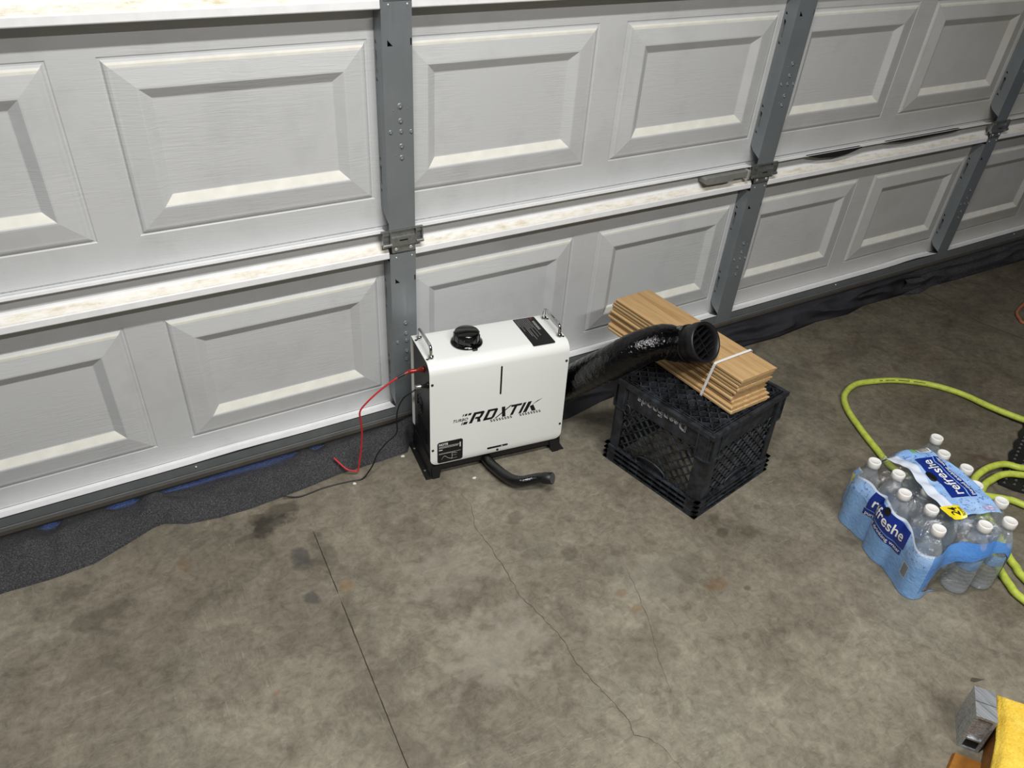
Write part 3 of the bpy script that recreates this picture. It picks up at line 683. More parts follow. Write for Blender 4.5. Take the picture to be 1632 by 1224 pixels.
FR = lambda d: (lambda p: (p[0], -.0022-d, p[1]))
TP = lambda d: (lambda p: (p[0], p[1], HZ1+.0022+d))
b = B(); b.prism(stadium((.195, .242), (.195, .326), .0024), FR(-.0005), FR(.0006)); b.build('fuel_gauge', M_gloss, ht)
b = B(); b.prism(stadium((.166, .0635), (.222, .0635), .0030), FR(-.0005), FR(.0006)); hs = b.build('drain_slot', M_gloss, ht)
b = B(); b.prism(stadium((.2065, .0635), (.207, .0635), .0016), FR(.0006), FR(.0010)); b.build('light_dot', M_print, hs)
def rrect(x0, x1, y0, y1, r, n=5):
    P = []
    for cx, cy, a0 in ((x1-r, y1-r, 0), (x0+r, y1-r, PI/2), (x0+r, y0+r, PI), (x1-r, y0+r, 3*PI/2)):
        for k in range(n+1): a = a0+PI/2*k/n; P.append((cx+r*math.cos(a), cy+r*math.sin(a)))
    return P
def flat(b, v, f, M2):    # 2D geometry mapped by function
    b.add([M2(p) for p in v], f)
b = B(); b.prism(rrect(.0195, .0915, .0485, .1190, .007), FR(-.0002), FR(.0004)); nl = b.build('note_label', M_ink, ht)
v, f = text_geo('NOTE', .0095, 0, .0004); b = B(); flat(b, [(x+.0235, y+.1075) for x, y in v], f, FR(.0007))
for x0, x1, y, h in ((.0235, .082, .1035, .0008), (.0235, .080, .1008, .0008), (.0235, .078, .0982, .0008), (.0235, .034, .0912, .0026), (.0235, .086, .0803, .0007), (.0235, .070, .0780, .0006), (.0825, .0855, .0925, .0160), (.0605, .0612, .056, .0215), (.0612, .075, .0575, .0005), (.0612, .074, .0675, .0005), (.064, .0755, .0745, .0008)):
    b.add([FR(.0007)((a, c)) for a, c in ((x0, y), (x1, y), (x1, y+h), (x0, y+h))], [(0, 1, 2, 3)])
gx = [(.031, .060), (.035, .067), (.039, .0705), (.042, .070), (.046, .0655), (.052, .0605), (.060, .0575)]
for (a, c), (d, e) in zip(gx, gx[1:]): b.add([FR(.0007)(p) for p in ((a, c-.0005), (d, e-.0005), (d, e+.0005), (a, c+.0005))], [(0, 1, 2, 3)])
b.build('printed_note', M_print, nl)
b = B(); b.prism(rrect(.2885, .3525, .0115, .1560, .003), TP(-.0002), TP(.0004)); wl = b.build('warning_label', M_ink, ht)
b = B(); WL = lambda p: TP(.0007)((.3525-(.0115+0)-p[1]*1.0+0.0, .156-p[0]))   # text runs towards the front
v, f = text_geo('WARNING', .0100, 0, .0005); flat(b, [(x+.022, y*-1*-1-.004) for x, y in v], f, lambda p: TP(.0007)((.3525-.0125+p[1], .156-p[0])))
for k, (x, y0, y1) in enumerate(((.329, .004, .100), (.3245, .004, .062), (.3195, .004, .108), (.3150, .004, .060), (.3105, .004, .120), (.3060, .004, .104), (.3015, .004, .050), (.2965, .004, .070), (.2925, .004, .050))):
    x = x; n = int((y1-y0)/.006)
    for j in range(n):
        a = .156-(y0+j*.006); w_ = random.uniform(.0036, .0054); b.add([TP(.0007)(p) for p in ((x, a), (x, a-w_), (x+.0013, a-w_), (x+.0013, a))], [(0, 1, 2, 3)])
b.build('printed_warning', M_printdim, wl)
b = B(); b.prism(stadium((.337, .145), (.341, .151), .004), TP(.0004), TP(.0007)); b.build('warning_symbol', M_redink, wl)
# logo: slanted block letters with chequered underline
lb = B(); SL = .44
def lg(x, y): return FR(.0003)((x+SL*y, .1630+y))
def stroke(b, poly): 
    n = len(poly); b.add([lg(*p) for p in poly], [tuple(range(n))])
H_ = .0335; k = .0092
stroke(lb, [(.107, 0), (.107+k, 0), (.107+k, H_*.80), (.107, H_*.80)]); stroke(lb, [(.107, H_*.78), (.137, H_*.78), (.135, H_), (.107, H_)]); stroke(lb, [(.130, H_*.42), (.138, H_*.46), (.139, H_*.92), (.130, H_*.98)]); stroke(lb, [(.119, H_*.34), (.136, H_*.34), (.138, H_*.52), (.119, H_*.52)]); stroke(lb, [(.126, H_*.36), (.134, H_*.36), (.141, 0), (.131, 0)])
stroke(lb, [(.147, 0), (.147+k, 0), (.147+k, H_), (.147, H_)]); stroke(lb, [(.147, H_*.80), (.176, H_*.80), (.174, H_), (.147, H_)]); stroke(lb, [(.147, 0), (.174, 0), (.177, H_*.2), (.147, H_*.2)]); stroke(lb, [(.169, H_*.03), (.1775, H_*.14), (.1775, H_*.90), (.169, H_*.97)])
stroke(lb, [(.186, H_), (.196, H_), (.213, 0), (.203, 0)]); stroke(lb, [(.1805, 0), (.1855, 0), (.2165, H_*1.02), (.2110, H_*1.02)])
stroke(lb, [(.2165, H_*.80), (.247, H_*.80), (.247, H_), (.215, H_)]); stroke(lb, [(.226, 0), (.2345, 0), (.2345, H_*.82), (.226, H_*.82)])
stroke(lb, [(.2505, 0), (.2588, 0), (.2588, H_), (.2505, H_)])
stroke(lb, [(.2640, 0), (.2750, 0), (.2750, H_), (.2640, H_)]); stroke(lb, [(.274, H_*.42), (.280, H_*.60), (.3060, H_*1.10), (.2920, H_*.95)]); stroke(lb, [(.276, H_*.52), (.285, H_*.62), (.303, 0), (.291, 0)])
logo = lb.build('logo_lettering', M_ink, ht)
def sq(b, x, y, w_, h, s=.44): b.add([FR(.0003)((x+s*(yy-y)+xx, yy)) for xx, yy in ((0, y), (w_, y), (w_, y+h), (0, y+h))], [(0, 1, 2, 3)])
for x0, n in ((.168, 8), (.2535, 8)):
    b = B()
    for j in range(n):
        for r_ in range(2): sq(b, x0+(j*2+(r_ % 2))*.0041-r_*.0018, .1575-r_*.0042, .0041, .0037)
    b.build('logo_chequer', M_ink, logo)
for x, w_ in ((.0885, .0030), (.0945, .0065), (.1040, .0085)): b = B(); sq(b, x, .1905, w_, .0068); b.build('logo_bar', M_ink, logo)
for x, w_ in ((.0850, .0028), (.0898, .0115)): b = B(); sq(b, x, .1630, w_, .0085); b.build('logo_bar', M_ink, logo)
v, f = text_geo('TURBO', .0125, .35, .0003, 'LEFT', 1.05); b = B(); flat(b, [(x+.061, y+.1755) for x, y in v], f, FR(.0003)); b.build('logo_tagline', M_ink, logo)
# terminals on the left side
def terminal(v, z, mat, tip, nm, ln=.020, r=.0065):
    b = B(); M = along((.006, v, z), (-1, 0, 0)); b.lathe([(r*1.25, 0), (r*1.25, .005), (r*.9, .006), (r*.9, .012), (r*.6, .013), (r*.6, ln)], 16, M); o = b.build(nm, mat, ht)
    b = B(); M2 = along((.006-ln, v, z), (-1, 0, 0)); b.lathe([(r*.85, 0), (r*.85, .014), (r*.6, .016)], 14, M2); b.build('lug', tip, o); return o
terminal(.070, .312, M_redplug, M_redplug, 'positive_terminal', .024, .0070); terminal(.030, .288, M_blackwire, M_nickel, 'negative_terminal', .020, .0070)
# exhaust pipe
ep = spline([(.150, .05, .030), (.162, .006, .026), (.170, -.035, .024), (.190, -.095, .026), (.212, -.124, .031), (.244, -.134, .037), (.262, -.142, .043), (.276, -.156, .050)], 8)
b = B(); b.tube(ep, .0145, 18); px = b.build('exhaust_pipe', M_hosemat, ht)
d = (ep[-1]-ep[-2]).normalized()
b = B(); b.lathe([(.0158, -.004), (.0162, .0), (.0162, .022), (.0150, .0225)], 20, along(ep[-1]-d*.006, d), cap1=False); b.build('pipe_end', M_black, px)
b = B(); b.lathe([(.0150, .0), (.0150, .0008)], 20, along(ep[-1]+d*.016, d)); b.build('end_mesh', M_capgrey, px)

# cables
def HL(u, v, z): return Matrix.Rotation(HA, 4, 'Z') @ Vector((u, v, z))+Vector((HX, HY, 0))
pr = HL(-.034, .070, .312); pb = HL(-.028, .030, .282)
rw = spline([pr, (-.125, -.158, .300), (-.167, -.152, .272), (-.201, -.148, .243), (-.220, -.144, .217), (-.219, -.141, .182), (-.217, -.137, .141), (-.222, -.135, .087), (-.230, -.134, .040), (-.236, -.134, .016), (-.250, -.130, .018), (-.265, -.122, .026), (-.285, -.09, .045)], 8)
b = B(); b.tube(rw, .0024, 8); o = b.build('red_cable', M_redwire); tag(o, 'red power cable plugged into the upper terminal of the heater', 'cable')
b = B(); b.tube(rw[3:8], .0034, 8); b.build('heat_shrink', M_blackwire, o)
bw = spline([pb, pb+Vector((-.010, -.004, -.002)), (-.120, -.195, .262), (-.134, -.190, .230), (-.137, -.185, .190), (-.137, -.180, .145), (-.164, -.175, .118), (-.188, -.170, .086), (-.200, -.165, .052), (-.212, -.160, .026), (-.232, -.158, .0040), (-.258, -.152, .0025), (-.290, -.148, .0025), (-.34, -.146, .0025), (-.40, -.152, .0025), (-.44, -.146, .014)], 8)
b = B(); b.tube(bw, .0019, 8); o = b.build('black_cable', M_blackwire); tag(o, 'thin black power cable plugged into the lower terminal of the heater', 'cable')

# ------------------------------------------------------------------ milk crate, upside down
CX, CY, CA, CS, CH = 0.4897, -0.6820, 0.2001, 0.3330, 0.2770
ct = thing('milk_crate', 'black plastic milk crate turned upside down beside the heater', 'crate', (CX, CY, 0), CA)
def lattice(b, x0, x1, y0, y1, step, w, to3, d0, d1, excl=None, offs=0.0):
    for sg in (1, -1):
        c = -2.0
        k = int(-1.0/step)
        while k*step < 1.0:
            c = k*step+offs; k += 1
            # line y = sg*x + c (in local coords about x0,y0)
            pts = []
            X0, X1, Y0, Y1 = 0, x1-x0, 0, y1-y0
            cc_ = c if sg == 1 else c
            xs = []
            for x in (X0, X1):
                y = sg*x+cc_
                if Y0-1e-9 <= y <= Y1+1e-9: xs.append((x, y))
            for y in (Y0, Y1):
                x = (y-cc_)/sg
                if X0-1e-9 <= x <= X1+1e-9: xs.append((x, y))
            if len(xs) < 2: continue
            xs.sort(); A, C = xs[0], xs[-1]
            if (C[0]-A[0]) < .004: continue
            segs = [(A, C)]
            if excl:
                n = 40; segs = []; cur = None
                for j in range(n+1):
                    t = j/n; p = (A[0]+(C[0]-A[0])*t, A[1]+(C[1]-A[1])*t)
                    if excl(p[0]+x0, p[1]+y0):
                        if cur: segs.append(cur); cur = None
                    else: cur = (cur[0], p) if cur else (p, p)
                if cur: segs.append(cur)
            for a, c2 in segs:
                dx, dy = c2[0]-a[0], c2[1]-a[1]; ln = math.hypot(dx, dy)
                if ln < .004: continue
                nx, ny = -dy/ln*w/2, dx/ln*w/2
                Q4 = [(a[0]+nx, a[1]+ny), (a[0]-nx, a[1]-ny), (c2[0]-nx, c2[1]-ny), (c2[0]+nx, c2[1]+ny)]
                b.frustum([to3(x0+p[0], y0+p[1], d0) for p in Q4], [to3(x0+p[0], y0+p[1], d1) for p in Q4])
# top (the crate's base, facing up): outer rim, inner double ring, lattice
b = B()
def ring(b, i, o_, z0, z1):
    S = CS
    for a, c in (((o_, o_), (S-o_, i)), ((o_, S-i), (S-o_, S-o_)), ((o_, i), (i, S-i)), ((S-i, i), (S-o_, S-i))): b.box((a[0], a[1], z0), (c[0], c[1], z1), 0, .0015)
ring(b, .012, .0, CH-.018, CH-.004); rim = b.build('top_rim', M_crate, ct)
b = B(); ring(b, .0165, .0135, CH-.020, CH-.002); ring(b, .0245, .0215, CH-.020, CH-.002)
for j in range(15):
    x = .03+j*.0195
    for (a, c) in (((x, .0150), (x+.003, .0230)), ((x, CS-.0230), (x+.003, CS-.0150)), ((.0150, x), (.0230, x+.003)), ((CS-.0230, x), (CS-.0150, x+.003))): b.box((a[0], a[1], CH-.020), (c[0], c[1], CH-.003))
b.build('rim_ladder', M_crate, ct)
b = B(); lattice(b, .024, CS-.024, .024, CS-.024, .0335, .0032, lambda x, y, d: (x, y, d), CH-.014, CH-.002); b.build('base_lattice', M_crate, ct)
b = B()
for j in range(7):
    y = .05+j*.038; b.box((.024, y-.0012, CH-.022), (CS-.024, y+.0012, CH-.012))
b.build('base_rib', M_crate, ct)
# side faces: four alike, built in face coordinates (s along, z up, d inwards)
faces = [(lambda s, z, d: (d, s, z)), (lambda s, z, d: (s, d, z)), (lambda s, z, d: (CS-d, s, z)), (lambda s, z, d: (s, CS-d, z))]
# face 0 = left (x=0) towards heater ; face 1 = right front (y=0)
OV = (.171, .060, .052, .020)
def in_oval(s, z): return ((s-OV[0])/(OV[2]+.004))**2+((z-OV[1])/(OV[3]+.004))**2 < 1
for fi, fc in enumerate(faces):
    def fbox(b, s0, s1, z0, z1, d0, d1, bev=0):
        P0 = fc(s0, z0, d0); P1 = fc(s1, z1, d1); b.box(tuple(map(min, P0, P1)), tuple(map(max, P0, P1)), 0, bev)
    b = B(); fbox(b, .052, CS-.052, .206, CH-.018, .006, .011, .001); band = b.build('upper_band', M_crate, ct)
    b = B(); lattice(b, .050, CS-.050, .056, .208, .0300, .0030, fc, .007, .013, in_oval, .004)
    b.build('side_lattice', M_crate, ct)
    b = B()
    for zz, dd in ((.0, .0), (.0165, .0), (.033, .0), (.049, .0)): fbox(b, .0+dd, CS-dd, zz, zz+.0035, dd, .014)
    for j in range(12): fbox(b, .012+j*.028, .0145+j*.028, .0, .052, .004, .013)
    fbox(b, .004, CS-.004, .0, .052, .0125, .0150)
    b.build('lower_band', M_crate, ct)
    b = B(); n = 28; P = [(OV[0]+OV[2]*math.cos(2*PI*k/n), OV[1]+OV[3]*math.sin(2*PI*k/n)) for k in range(n)]
    b.tube([fc(s, z, .006) for s, z in P], .0026, 8, closed=True); hh = b.build('hand_hold', M_crate, ct)
    b = B(); b.prism(P, lambda p: fc(p[0], p[1], .014), lambda p: fc(p[0], p[1], .016)); b.build('hold_back', M_crate, hh)
    for s in (.055, CS-.055):
        b = B(); b.tube([fc(s+.011*math.cos(2*PI*k/18), .192+.016*math.sin(2*PI*k/18), .006) for k in range(18)], .0020, 8, closed=True)
        b.prism([(s+.010*math.cos(2*PI*k/18), .192+.015*math.sin(2*PI*k/18)) for k in range(18)], lambda p: fc(p[0], p[1], .010), lambda p: fc(p[0], p[1], .013)); b.build('boss', M_crate, ct)
for cx_, cy_ in ((0, 0), (CS, 0), (0, CS), (CS, CS)):
    sx = 1 if cx_ == 0 else -1; sy = 1 if cy_ == 0 else -1
    def post(r, o0, z0, z1, inset):
        P = [(cx_+sx*o0, cy_+sy*inset), (cx_+sx*(inset+r), cy_+sy*inset)]
        poly = [(o0, inset)]+[(inset+r-r*math.sin(a), inset+r-r*math.cos(a)) for a in [k/6*PI/2 for k in range(7)]]+[(inset, o0), (inset+.004, o0), (o0, inset+.004)]
        poly = [(cx_+sx*x, cy_+sy*y) for x, y in poly]
        if sx*sy < 0: poly.reverse()
        return poly
    b = B()
    for z0, z1, ins, o0 in ((.0005, .050, .0016, .040), (.050, .188, .0050, .045), (.188, CH-.018, .0035, .050)):
        pl = post(.018, o0, z0, z1, ins); b.prism(pl, lambda p: (p[0], p[1], z0), lambda p: (p[0], p[1], z1))
    po = b.build('corner_post', M_crate, ct)
    b = B(); pl = post(.016, .050, .19, .2, .0005)
    b.prism(pl, lambda p: (p[0], p[1], .186), lambda p: (p[0], p[1], .1895)); b.build('stacking_lip', M_crate, po)
    for side in (0, 1):
        b = B()
        for s in (.012, .044):
            a = (s-.002, -.0) if side == 0 else (-.0, s-.002)
            x0_, y0_ = cx_+sx*(a[0]), cy_+sy*(a[1]+.001 if side == 0 else a[1]); x1_, y1_ = (cx_+sx*(s+.002), cy_+sy*.008) if side == 0 else (cx_+sx*.008, cy_+sy*(s+.002))
            b.box((min(x0_, x1_), min(y0_, y1_), .189), (max(x0_, x1_), max(y0_, y1_), CH-.018))
        b.build('guide_fin', M_crate, po)
# raised outline lettering, upside down on the face towards the heater
cu2 = bpy.data.curves.new('lettering', 'FONT'); cu2.body = 'DeanFoods'; cu2.size = .0350; cu2.fill_mode = 'NONE'; cu2.bevel_depth = .0006; cu2.bevel_resolution = 0; cu2.resolution_u = 2; cu2.space_character = 1.06; cu2.offset = .0002
ot = bpy.data.objects.new('lettering', cu2); COL.objects.link(ot); dg = bpy.context.evaluated_depsgraph_get(); lme = bpy.data.meshes.new_from_object(ot.evaluated_get(dg)); bpy.data.objects.remove(ot, do_unlink=True)
lme.materials.clear(); lme.materials.append(M_emboss)
wd = max(v.co.x for v in lme.vertices); sc_ = .165/wd
lme.transform(Matrix.Diagonal((sc_, 1, 1, 1)))
o = obj_from('embossed_lettering', lme, None, ct); o.matrix_local = frame((.0052, .0835, .2585), (0, 1, 0), (0, 0, -1)); o['label'] = 'raised outlined lettering, upside down'

# ------------------------------------------------------------------ bundle of planks on the crate
WN = 10; WT = .0102
words = ['lowest plank of the strapped cedar bundle, lying on the crate', 'second plank up from the crate in the strapped bundle', 'third plank up from the crate in the strapped bundle', 'fourth plank up from the crate in the strapped bundle', 'fifth plank up from the crate in the strapped bundle',
         'fifth plank down from the top of the strapped bundle', 'fourth plank down from the top of the strapped bundle', 'third plank down from the top of the strapped bundle', 'second plank down from the top of the strapped bundle', 'top plank of the strapped bundle, under the black duct outlet']
offx = [.000, .003, .012, .008, .012, .010, .012, .011, .012, .011]; offy = [.0, .004, .012, .016, .020, .010, .006, .008, .004, .000]; ext = [.146, .143, .128, .134, .130, .132, .130, .131, .130, .130]
WYAW = .075; WO = Vector((.5985, -.622, CH))
for i in range(WN):
    b = B(); w_ = ext[i]; Ln = .488+random.uniform(-.004, .004); t = WT*.90
    prof = [(0, .0015), (.0015, 0), (w_-.010, 0), (w_-.008, .0035), (w_, .0038), (w_, .0062), (w_-.008, .0065), (w_-.007, t), (.0045, t), (0, t-.003)]
    n = len(prof); vs = []
    for y in (0, .0012, Ln-.0012, Ln):
        k = 1 if .0006 < y < Ln-.0006 else 0
        for x, z in prof: vs.append((x if k else w_/2+(x-w_/2)*.992, y, z if k else t/2+(z-t/2)*.86))
    fs = [tuple(range(n))[::-1], tuple(range(3*n, 4*n))]
    for r_ in range(3):
        for k in range(n): fs.append((r_*n+k, r_*n+(k+1) % n, (r_+1)*n+(k+1) % n, (r_+1)*n+k))
    b.add(vs, [f[::-1] for f in fs])
    c, s = math.cos(WYAW), math.sin(WYAW); dx, dy = offx[i]-.012, offy[i]-.008
    # the stack leans slightly towards the camera as it rises
    o = b.build('wood_plank', M_wood, None, (WO.x+dx*c-dy*s, WO.y+dx*s+dy*c, WO.z+.0006+i*WT), (0, 0, WYAW+random.uniform(-.006, .006)))
    tag(o, words[i], 'plank', 'planks in the strapped bundle')
b = B(); SW = .0075; c, s = math.cos(WYAW), math.sin(WYAW)
def WP(x, y, z): return (WO.x+x*c-y*s, WO.y+x*s+y*c, WO.z+z)
ztop = WN*WT+.0006; ys = .078
lp = [(-.0150, -.0000), (-.0155, .004), (-.0032, ztop-.002), (.0005, ztop+.0012), (.065, ztop+.0014), (.130, ztop+.0012), (.1325, ztop-.002), (.1325, .05), (.1345, .004), (.134, -.0000)]
def strapv(k, y, e):
    x, z = lp[k]; cx_, cz_ = .06, .05; x = x*1.0; d = Vector((x-cx_, z-cz_)).normalized()
    return WP(x+d.x*e, y+(ys*0)+.012*(1-z/ztop), max(z+d.y*e, -.0) if False else z+d.y*e*(0 if z <= 0 else 1))
n = len(lp); vs = []
for k in range(n): vs += [strapv(k, ys, 0.0), strapv(k, ys+SW, 0.0), strapv(k, ys+SW, .0008), strapv(k, ys, .0008)]
fs = []
for k in range(n-1):
    for j in range(4): fs.append((k*4+j, k*4+(j+1) % 4, (k+1)*4+(j+1) % 4, (k+1)*4+j))
b.add(vs, fs); o = b.build('strapping_band', M_strap); tag(o, 'white plastic strap around the bundle of planks', 'strap')

# ------------------------------------------------------------------ air duct with outlet
OA = Vector((.14, -.74, .46)).normalized(); OC = Vector((.5660, -.5080, .4290))
dt = thing('air_duct', 'shiny black flexible duct from the heater to a round grille outlet', 'duct', (.36, -.22, 0), 0)
oD = Vector((.36, -.22, 0))
p2 = OC-OA*.062
path = spline([(.322, -.190, .150), (.352, -.200, .165), (.375, -.225, .190), (.382, -.270, .235), (.388, -.330, .295), (.400, -.380, .345), (.424, -.408, .382), (.466, -.425, .402), (.508, -.432, .405), p2+OA*-.006+Vector((-.012, .006, .0)), p2], 10)
b = B(); rnd = lambda t: .046*(1+.018*noise.noise(Vector((t*40, 3, 0)))+.012*math.sin(t*170)); b.tube([p-oD for p in path], .046, 32, rf=rnd); b.build('flexible_hose', M_foil, dt)
MO = along(OC-oD, OA)
b = B(); b.lathe([(.0455, -.062), (.0490, -.056), (.0495, -.022), (.0505, -.018), (.0530, -.014), (.0535, .006), (.0520, .010), (.0490, .0105), (.0455, .008), (.0430, -.004), (.0420, -.040)], 40, MO, cap0=False, cap1=False); ou = b.build('outlet_collar', M_black, dt)
b = B(); b.lathe([(.0420, -.0405), (.0420, -.040)], 40, MO); b.build('outlet_back', M_foil, ou)
b = B(); b.lathe([(.0500, -.050), (.0512, -.050), (.0512, -.040), (.0500, -.040)], 36, MO, cap0=False, cap1=False); cl = b.build('hose_clamp', M_clamp, dt)
b = B(); b.box((-.006, .050, -.051), (.006, .058, -.039), 0, .001); o = b.build('clamp_screw', M_nickel, cl)
o.data.transform(MO @ Matrix.Rotation(.4, 4, 'Z'))
for k, x in enumerate((-.030, -.015, 0, .015, .030)):
    h = math.sqrt(.0425**2-x*x); b = B(); M3 = MO @ Matrix.Rotation(.25, 4, 'Z')
    P = [(-h, x), (h, x)]
    b.frustum([(-h, x-.0012, -.012), (h, x-.0012, -.012), (h, x+.0012, -.012), (-h, x+.0012, -.012)], [(-h, x-.0012, -.003), (h, x-.0012, -.003), (h, x+.0012, -.003), (-h, x+.0012, -.003)])
    o = b.build('grille_bar', M_black, ou); o.data.transform(M3)
b = B(); b.box((-.0012, -.0425, -.012), (.0012, .0425, -.003)); o = b.build('grille_bar', M_black, ou); o.data.transform(MO @ Matrix.Rotation(.25, 4, 'Z'))

# ------------------------------------------------------------------ water bottles and their shrink wrap
Nr = [(.806,-1.103),(.851,-1.052),(.840,-.986),(.888,-.931),(.872,-.872)]
M1 = [(.908,-1.072),(.902,-1.006),(.945,-.953)]
M2 = [(.917,-1.144),(.965,-1.092),(.964,-1.027),(1.002,-.975),(1.001,-.911)]
Fr = [(.983,-1.163),(1.031,-1.111),(1.030,-1.046),(1.068,-.994),(1.067,-.930),(1.111,-.878)]
def bottle_mesh():
    prof = [(.010, .0030), (.020, .0), (.0265, .0), (.0295, .0035), (.0300, .008)]
    for k in range(7):
        z = .014+k*.0125; prof += [(.0302, z), (.0286, z+.004), (.0288, z+.0065), (.0302, z+.0105)]
    prof += [(.0304, .108), (.0304, .122), (.0290, .134), (.0250, .150), (.0195, .164), (.0145, .174), (.0125, .180), (.0122, .186), (.0150, .1865), (.0150, .189), (.0125, .1895), (.0125, .199)]
    b = B(); b.lathe(prof, 20); return b.mesh('bottle_body')
bot_me = bottle_mesh(); bot_me.materials.append(M_pet)
b = B(); b.lathe([(.0150, .1895), (.0156, .1905), (.0156, .2030), (.0148, .2048), (.0125, .2050), (.0118, .2042), (.0, .2042)], 28, cap1=False); cap_me = b.mesh('cap'); cap_me.materials.append(M_cap)
b = B(); b.lathe([(.0305, .082), (.0308, .083), (.0308, .113), (.0305, .114)], 20, cap0=False, cap1=False); wrap_me = b.mesh('paper_label'); wrap_me.materials.append(M_bluefilm)
def bottle(xy, label, lab=True):
    t = thing('water_bottle', label, 'bottle', (xy[0], xy[1], .0012), random.uniform(0, 6), 'wrapped water bottles')
    obj_from('body', bot_me, None, t); obj_from('cap', cap_me, None, t)
    if lab: obj_from('paper_label', wrap_me, None, t)
ordn = ['first', 'second', 'third', 'fourth', 'fifth', 'sixth']
for i, xy in enumerate(Nr): bottle(xy, '%s water bottle from the camera in the row along the blue printed side' % ordn[i])
for i, xy in enumerate(M1): bottle(xy, '%s bottle from the camera in the row next to the blue side row' % ordn[i], False)
for i, xy in enumerate(M2): bottle(xy, '%s bottle from the camera in the inner row by the far row' % ordn[i], i == 0)
for i, xy in enumerate(Fr): bottle(xy, '%s water bottle from the camera in the row nearest the green hose' % ordn[i])
WC = Vector((.952, -1.005))
uD = Vector((.337, .941)); vD = Vector((.941, -.337))
discs = Nr+M1+M2+Fr+[(.930, -.832), (.985, -.845)]
NS = 360
def rad(a):
    d = Vector((math.cos(a), math.sin(a))); best = 0
    for c in discs:
        q_ = Vector(c)-WC; t = q_.dot(d); h2 = q_.length_squared-t*t; r = .0325
        if h2 < r*r: best = max(best, t+math.sqrt(r*r-h2))
    return best
RAW = [rad(2*PI*k/NS) for k in range(NS)]
def hull_radii(raw):
    P = sorted((WC.x+raw[k]*math.cos(2*PI*k/NS), WC.y+raw[k]*math.sin(2*PI*k/NS)) for k in range(NS))
    def half(pts):
        h = []
        for p in pts:
            while len(h) > 1 and (h[-1][0]-h[-2][0])*(p[1]-h[-2][1])-(h[-1][1]-h[-2][1])*(p[0]-h[-2][0]) <= 0: h.pop()
            h.append(p)
        return h[:-1]
    H = half(P)+half(P[::-1]); out = []
    for k in range(NS):
        d = Vector((math.cos(2*PI*k/NS), math.sin(2*PI*k/NS))); best = 0
        for i in range(len(H)):
            a = Vector(H[i])-WC; c = Vector(H[(i+1) % len(H)])-WC; e = c-a; den = d.x*e.y-d.y*e.x
            if abs(den) < 1e-12: continue
            t = (a.x*e.y-a.y*e.x)/den; u_ = (a.x*d.y-a.y*d.x)/den
            if t > 0 and -1e-6 <= u_ <= 1+1e-6: best = max(best, t)
        out.append(best or raw[k])
    return out
HUL = hull_radii(RAW)
RAW = [max(r, .30*r+.70*h) for r, h in zip(RAW, HUL)]
for _ in range(2): RAW = [sum(RAW[(k+j) % NS]*wt for j, wt in zip(range(-4, 5), (.04, .08, .12, .16, .2, .16, .12, .08, .04))) for k in range(NS)]
def OUT(a):
    k = (a/(2*PI)*NS) % NS; i = int(k); f = k-i; return RAW[i % NS]*(1-f)+RAW[(i+1) % NS]*f
A_near0 = math.atan2(-1.128+1.005, .785-.952)       # corner between printed side and camera end
def film_pt(a, h, off=0.0):
    """h: 0..1 up the side, 1..2 from shoulder to the centre of the top"""
    r = OUT(a); d = Vector((math.cos(a), math.sin(a)))
    sag = .050*math.exp(-((((a-math.atan2(.17, -.02)+PI) % (2*PI))-PI)/.38)**2)     # missing bottles at the far left corner
    zs = .176-sag*.8
    if h <= 1:
        z = .0015+h*(zs-.0015); inn = .020*sstep(.62, 1.05, h)**1.3
        p = WC+d*(r+off-inn)
        return Vector((p.x, p.y, z))
    t = h-1; rr = (r-.020)*(1-t); z = zs+(.1985-zs)*sstep(0, .26, t)*(1)+.005*noise.noise(Vector((d.x*rr*38, d.y*rr*38, 1)))*min(1, t*5)
    z -= sag*.5*(1-sstep(.2, .6, t))
    p = WC+d*rr
    return Vector((p.x, p.y, z+off))
wt = thing('shrink_wrap', 'blue printed clear shrink wrap around the pack of water bottles', 'wrapper', (WC.x, WC.y, 0))
wo = Vector((WC.x, WC.y, 0))
b = B(); b.grid(lambda u, v: film_pt(2*PI*u, v*1.97)-wo, 180, 40, closeu=True); b.build('clear_film', M_film, wt)
# arc-length tables for the printed side (from the camera-end corner towards the far left) and the end
def arc(a0, a1, n=120):
    P = [film_pt(a0+(a1-a0)*k/n, .4) for k in range(n+1)]; s = [0]
    for i in range(n): s.append(s[-1]+(P[i+1]-P[i]).length)
    return s, [a0+(a1-a0)*k/n for k in range(n+1)]
a_c = math.atan2(-1.130+1.005, .790-.952) % (2*PI)      # corner at first bottle
a_l = math.atan2(-.790+1.005, .925-.952) % (2*PI)        # far left corner
a_r = math.atan2(-1.185+1.005, 1.000-.952) % (2*PI)      # right corner of the camera end
sS, aS = arc(a_c, a_l); sE, aE = arc(a_c, a_r)
def inv(S, A, x):
    x = max(0, min(S[-1], x))
    for i in range(len(S)-1):
        if x <= S[i+1]: t = (x-S[i])/max(1e-9, S[i+1]-S[i]); return A[i]+(A[i+1]-A[i])*t
    return A[-1]
LS, LE = sS[-1], sE[-1]
def side(s, z, off=.0012): return film_pt(inv(sS, aS, s), (z-.0015)/.1745, off)-wo
def end(s, z, off=.0012): return film_pt(inv(sE, aE, s), (z-.0015)/.1745, off)-wo
def zt(s): return .140+.022*sstep(0, .35*LS, s)-.008*math.sin(s*34)**2
b = B(); b.grid(lambda u, v: side(u*LS, .0018+v*(zt(u*LS)-.0018-.040)), 150, 14); sp = b.build('printed_side', M_bluefilm, wt)
b = B(); b.grid(lambda u, v: side(u*LS, zt(u*LS)-.040+v*.036, .0013), 150, 6); b.build('splash_border', M_splash, sp)
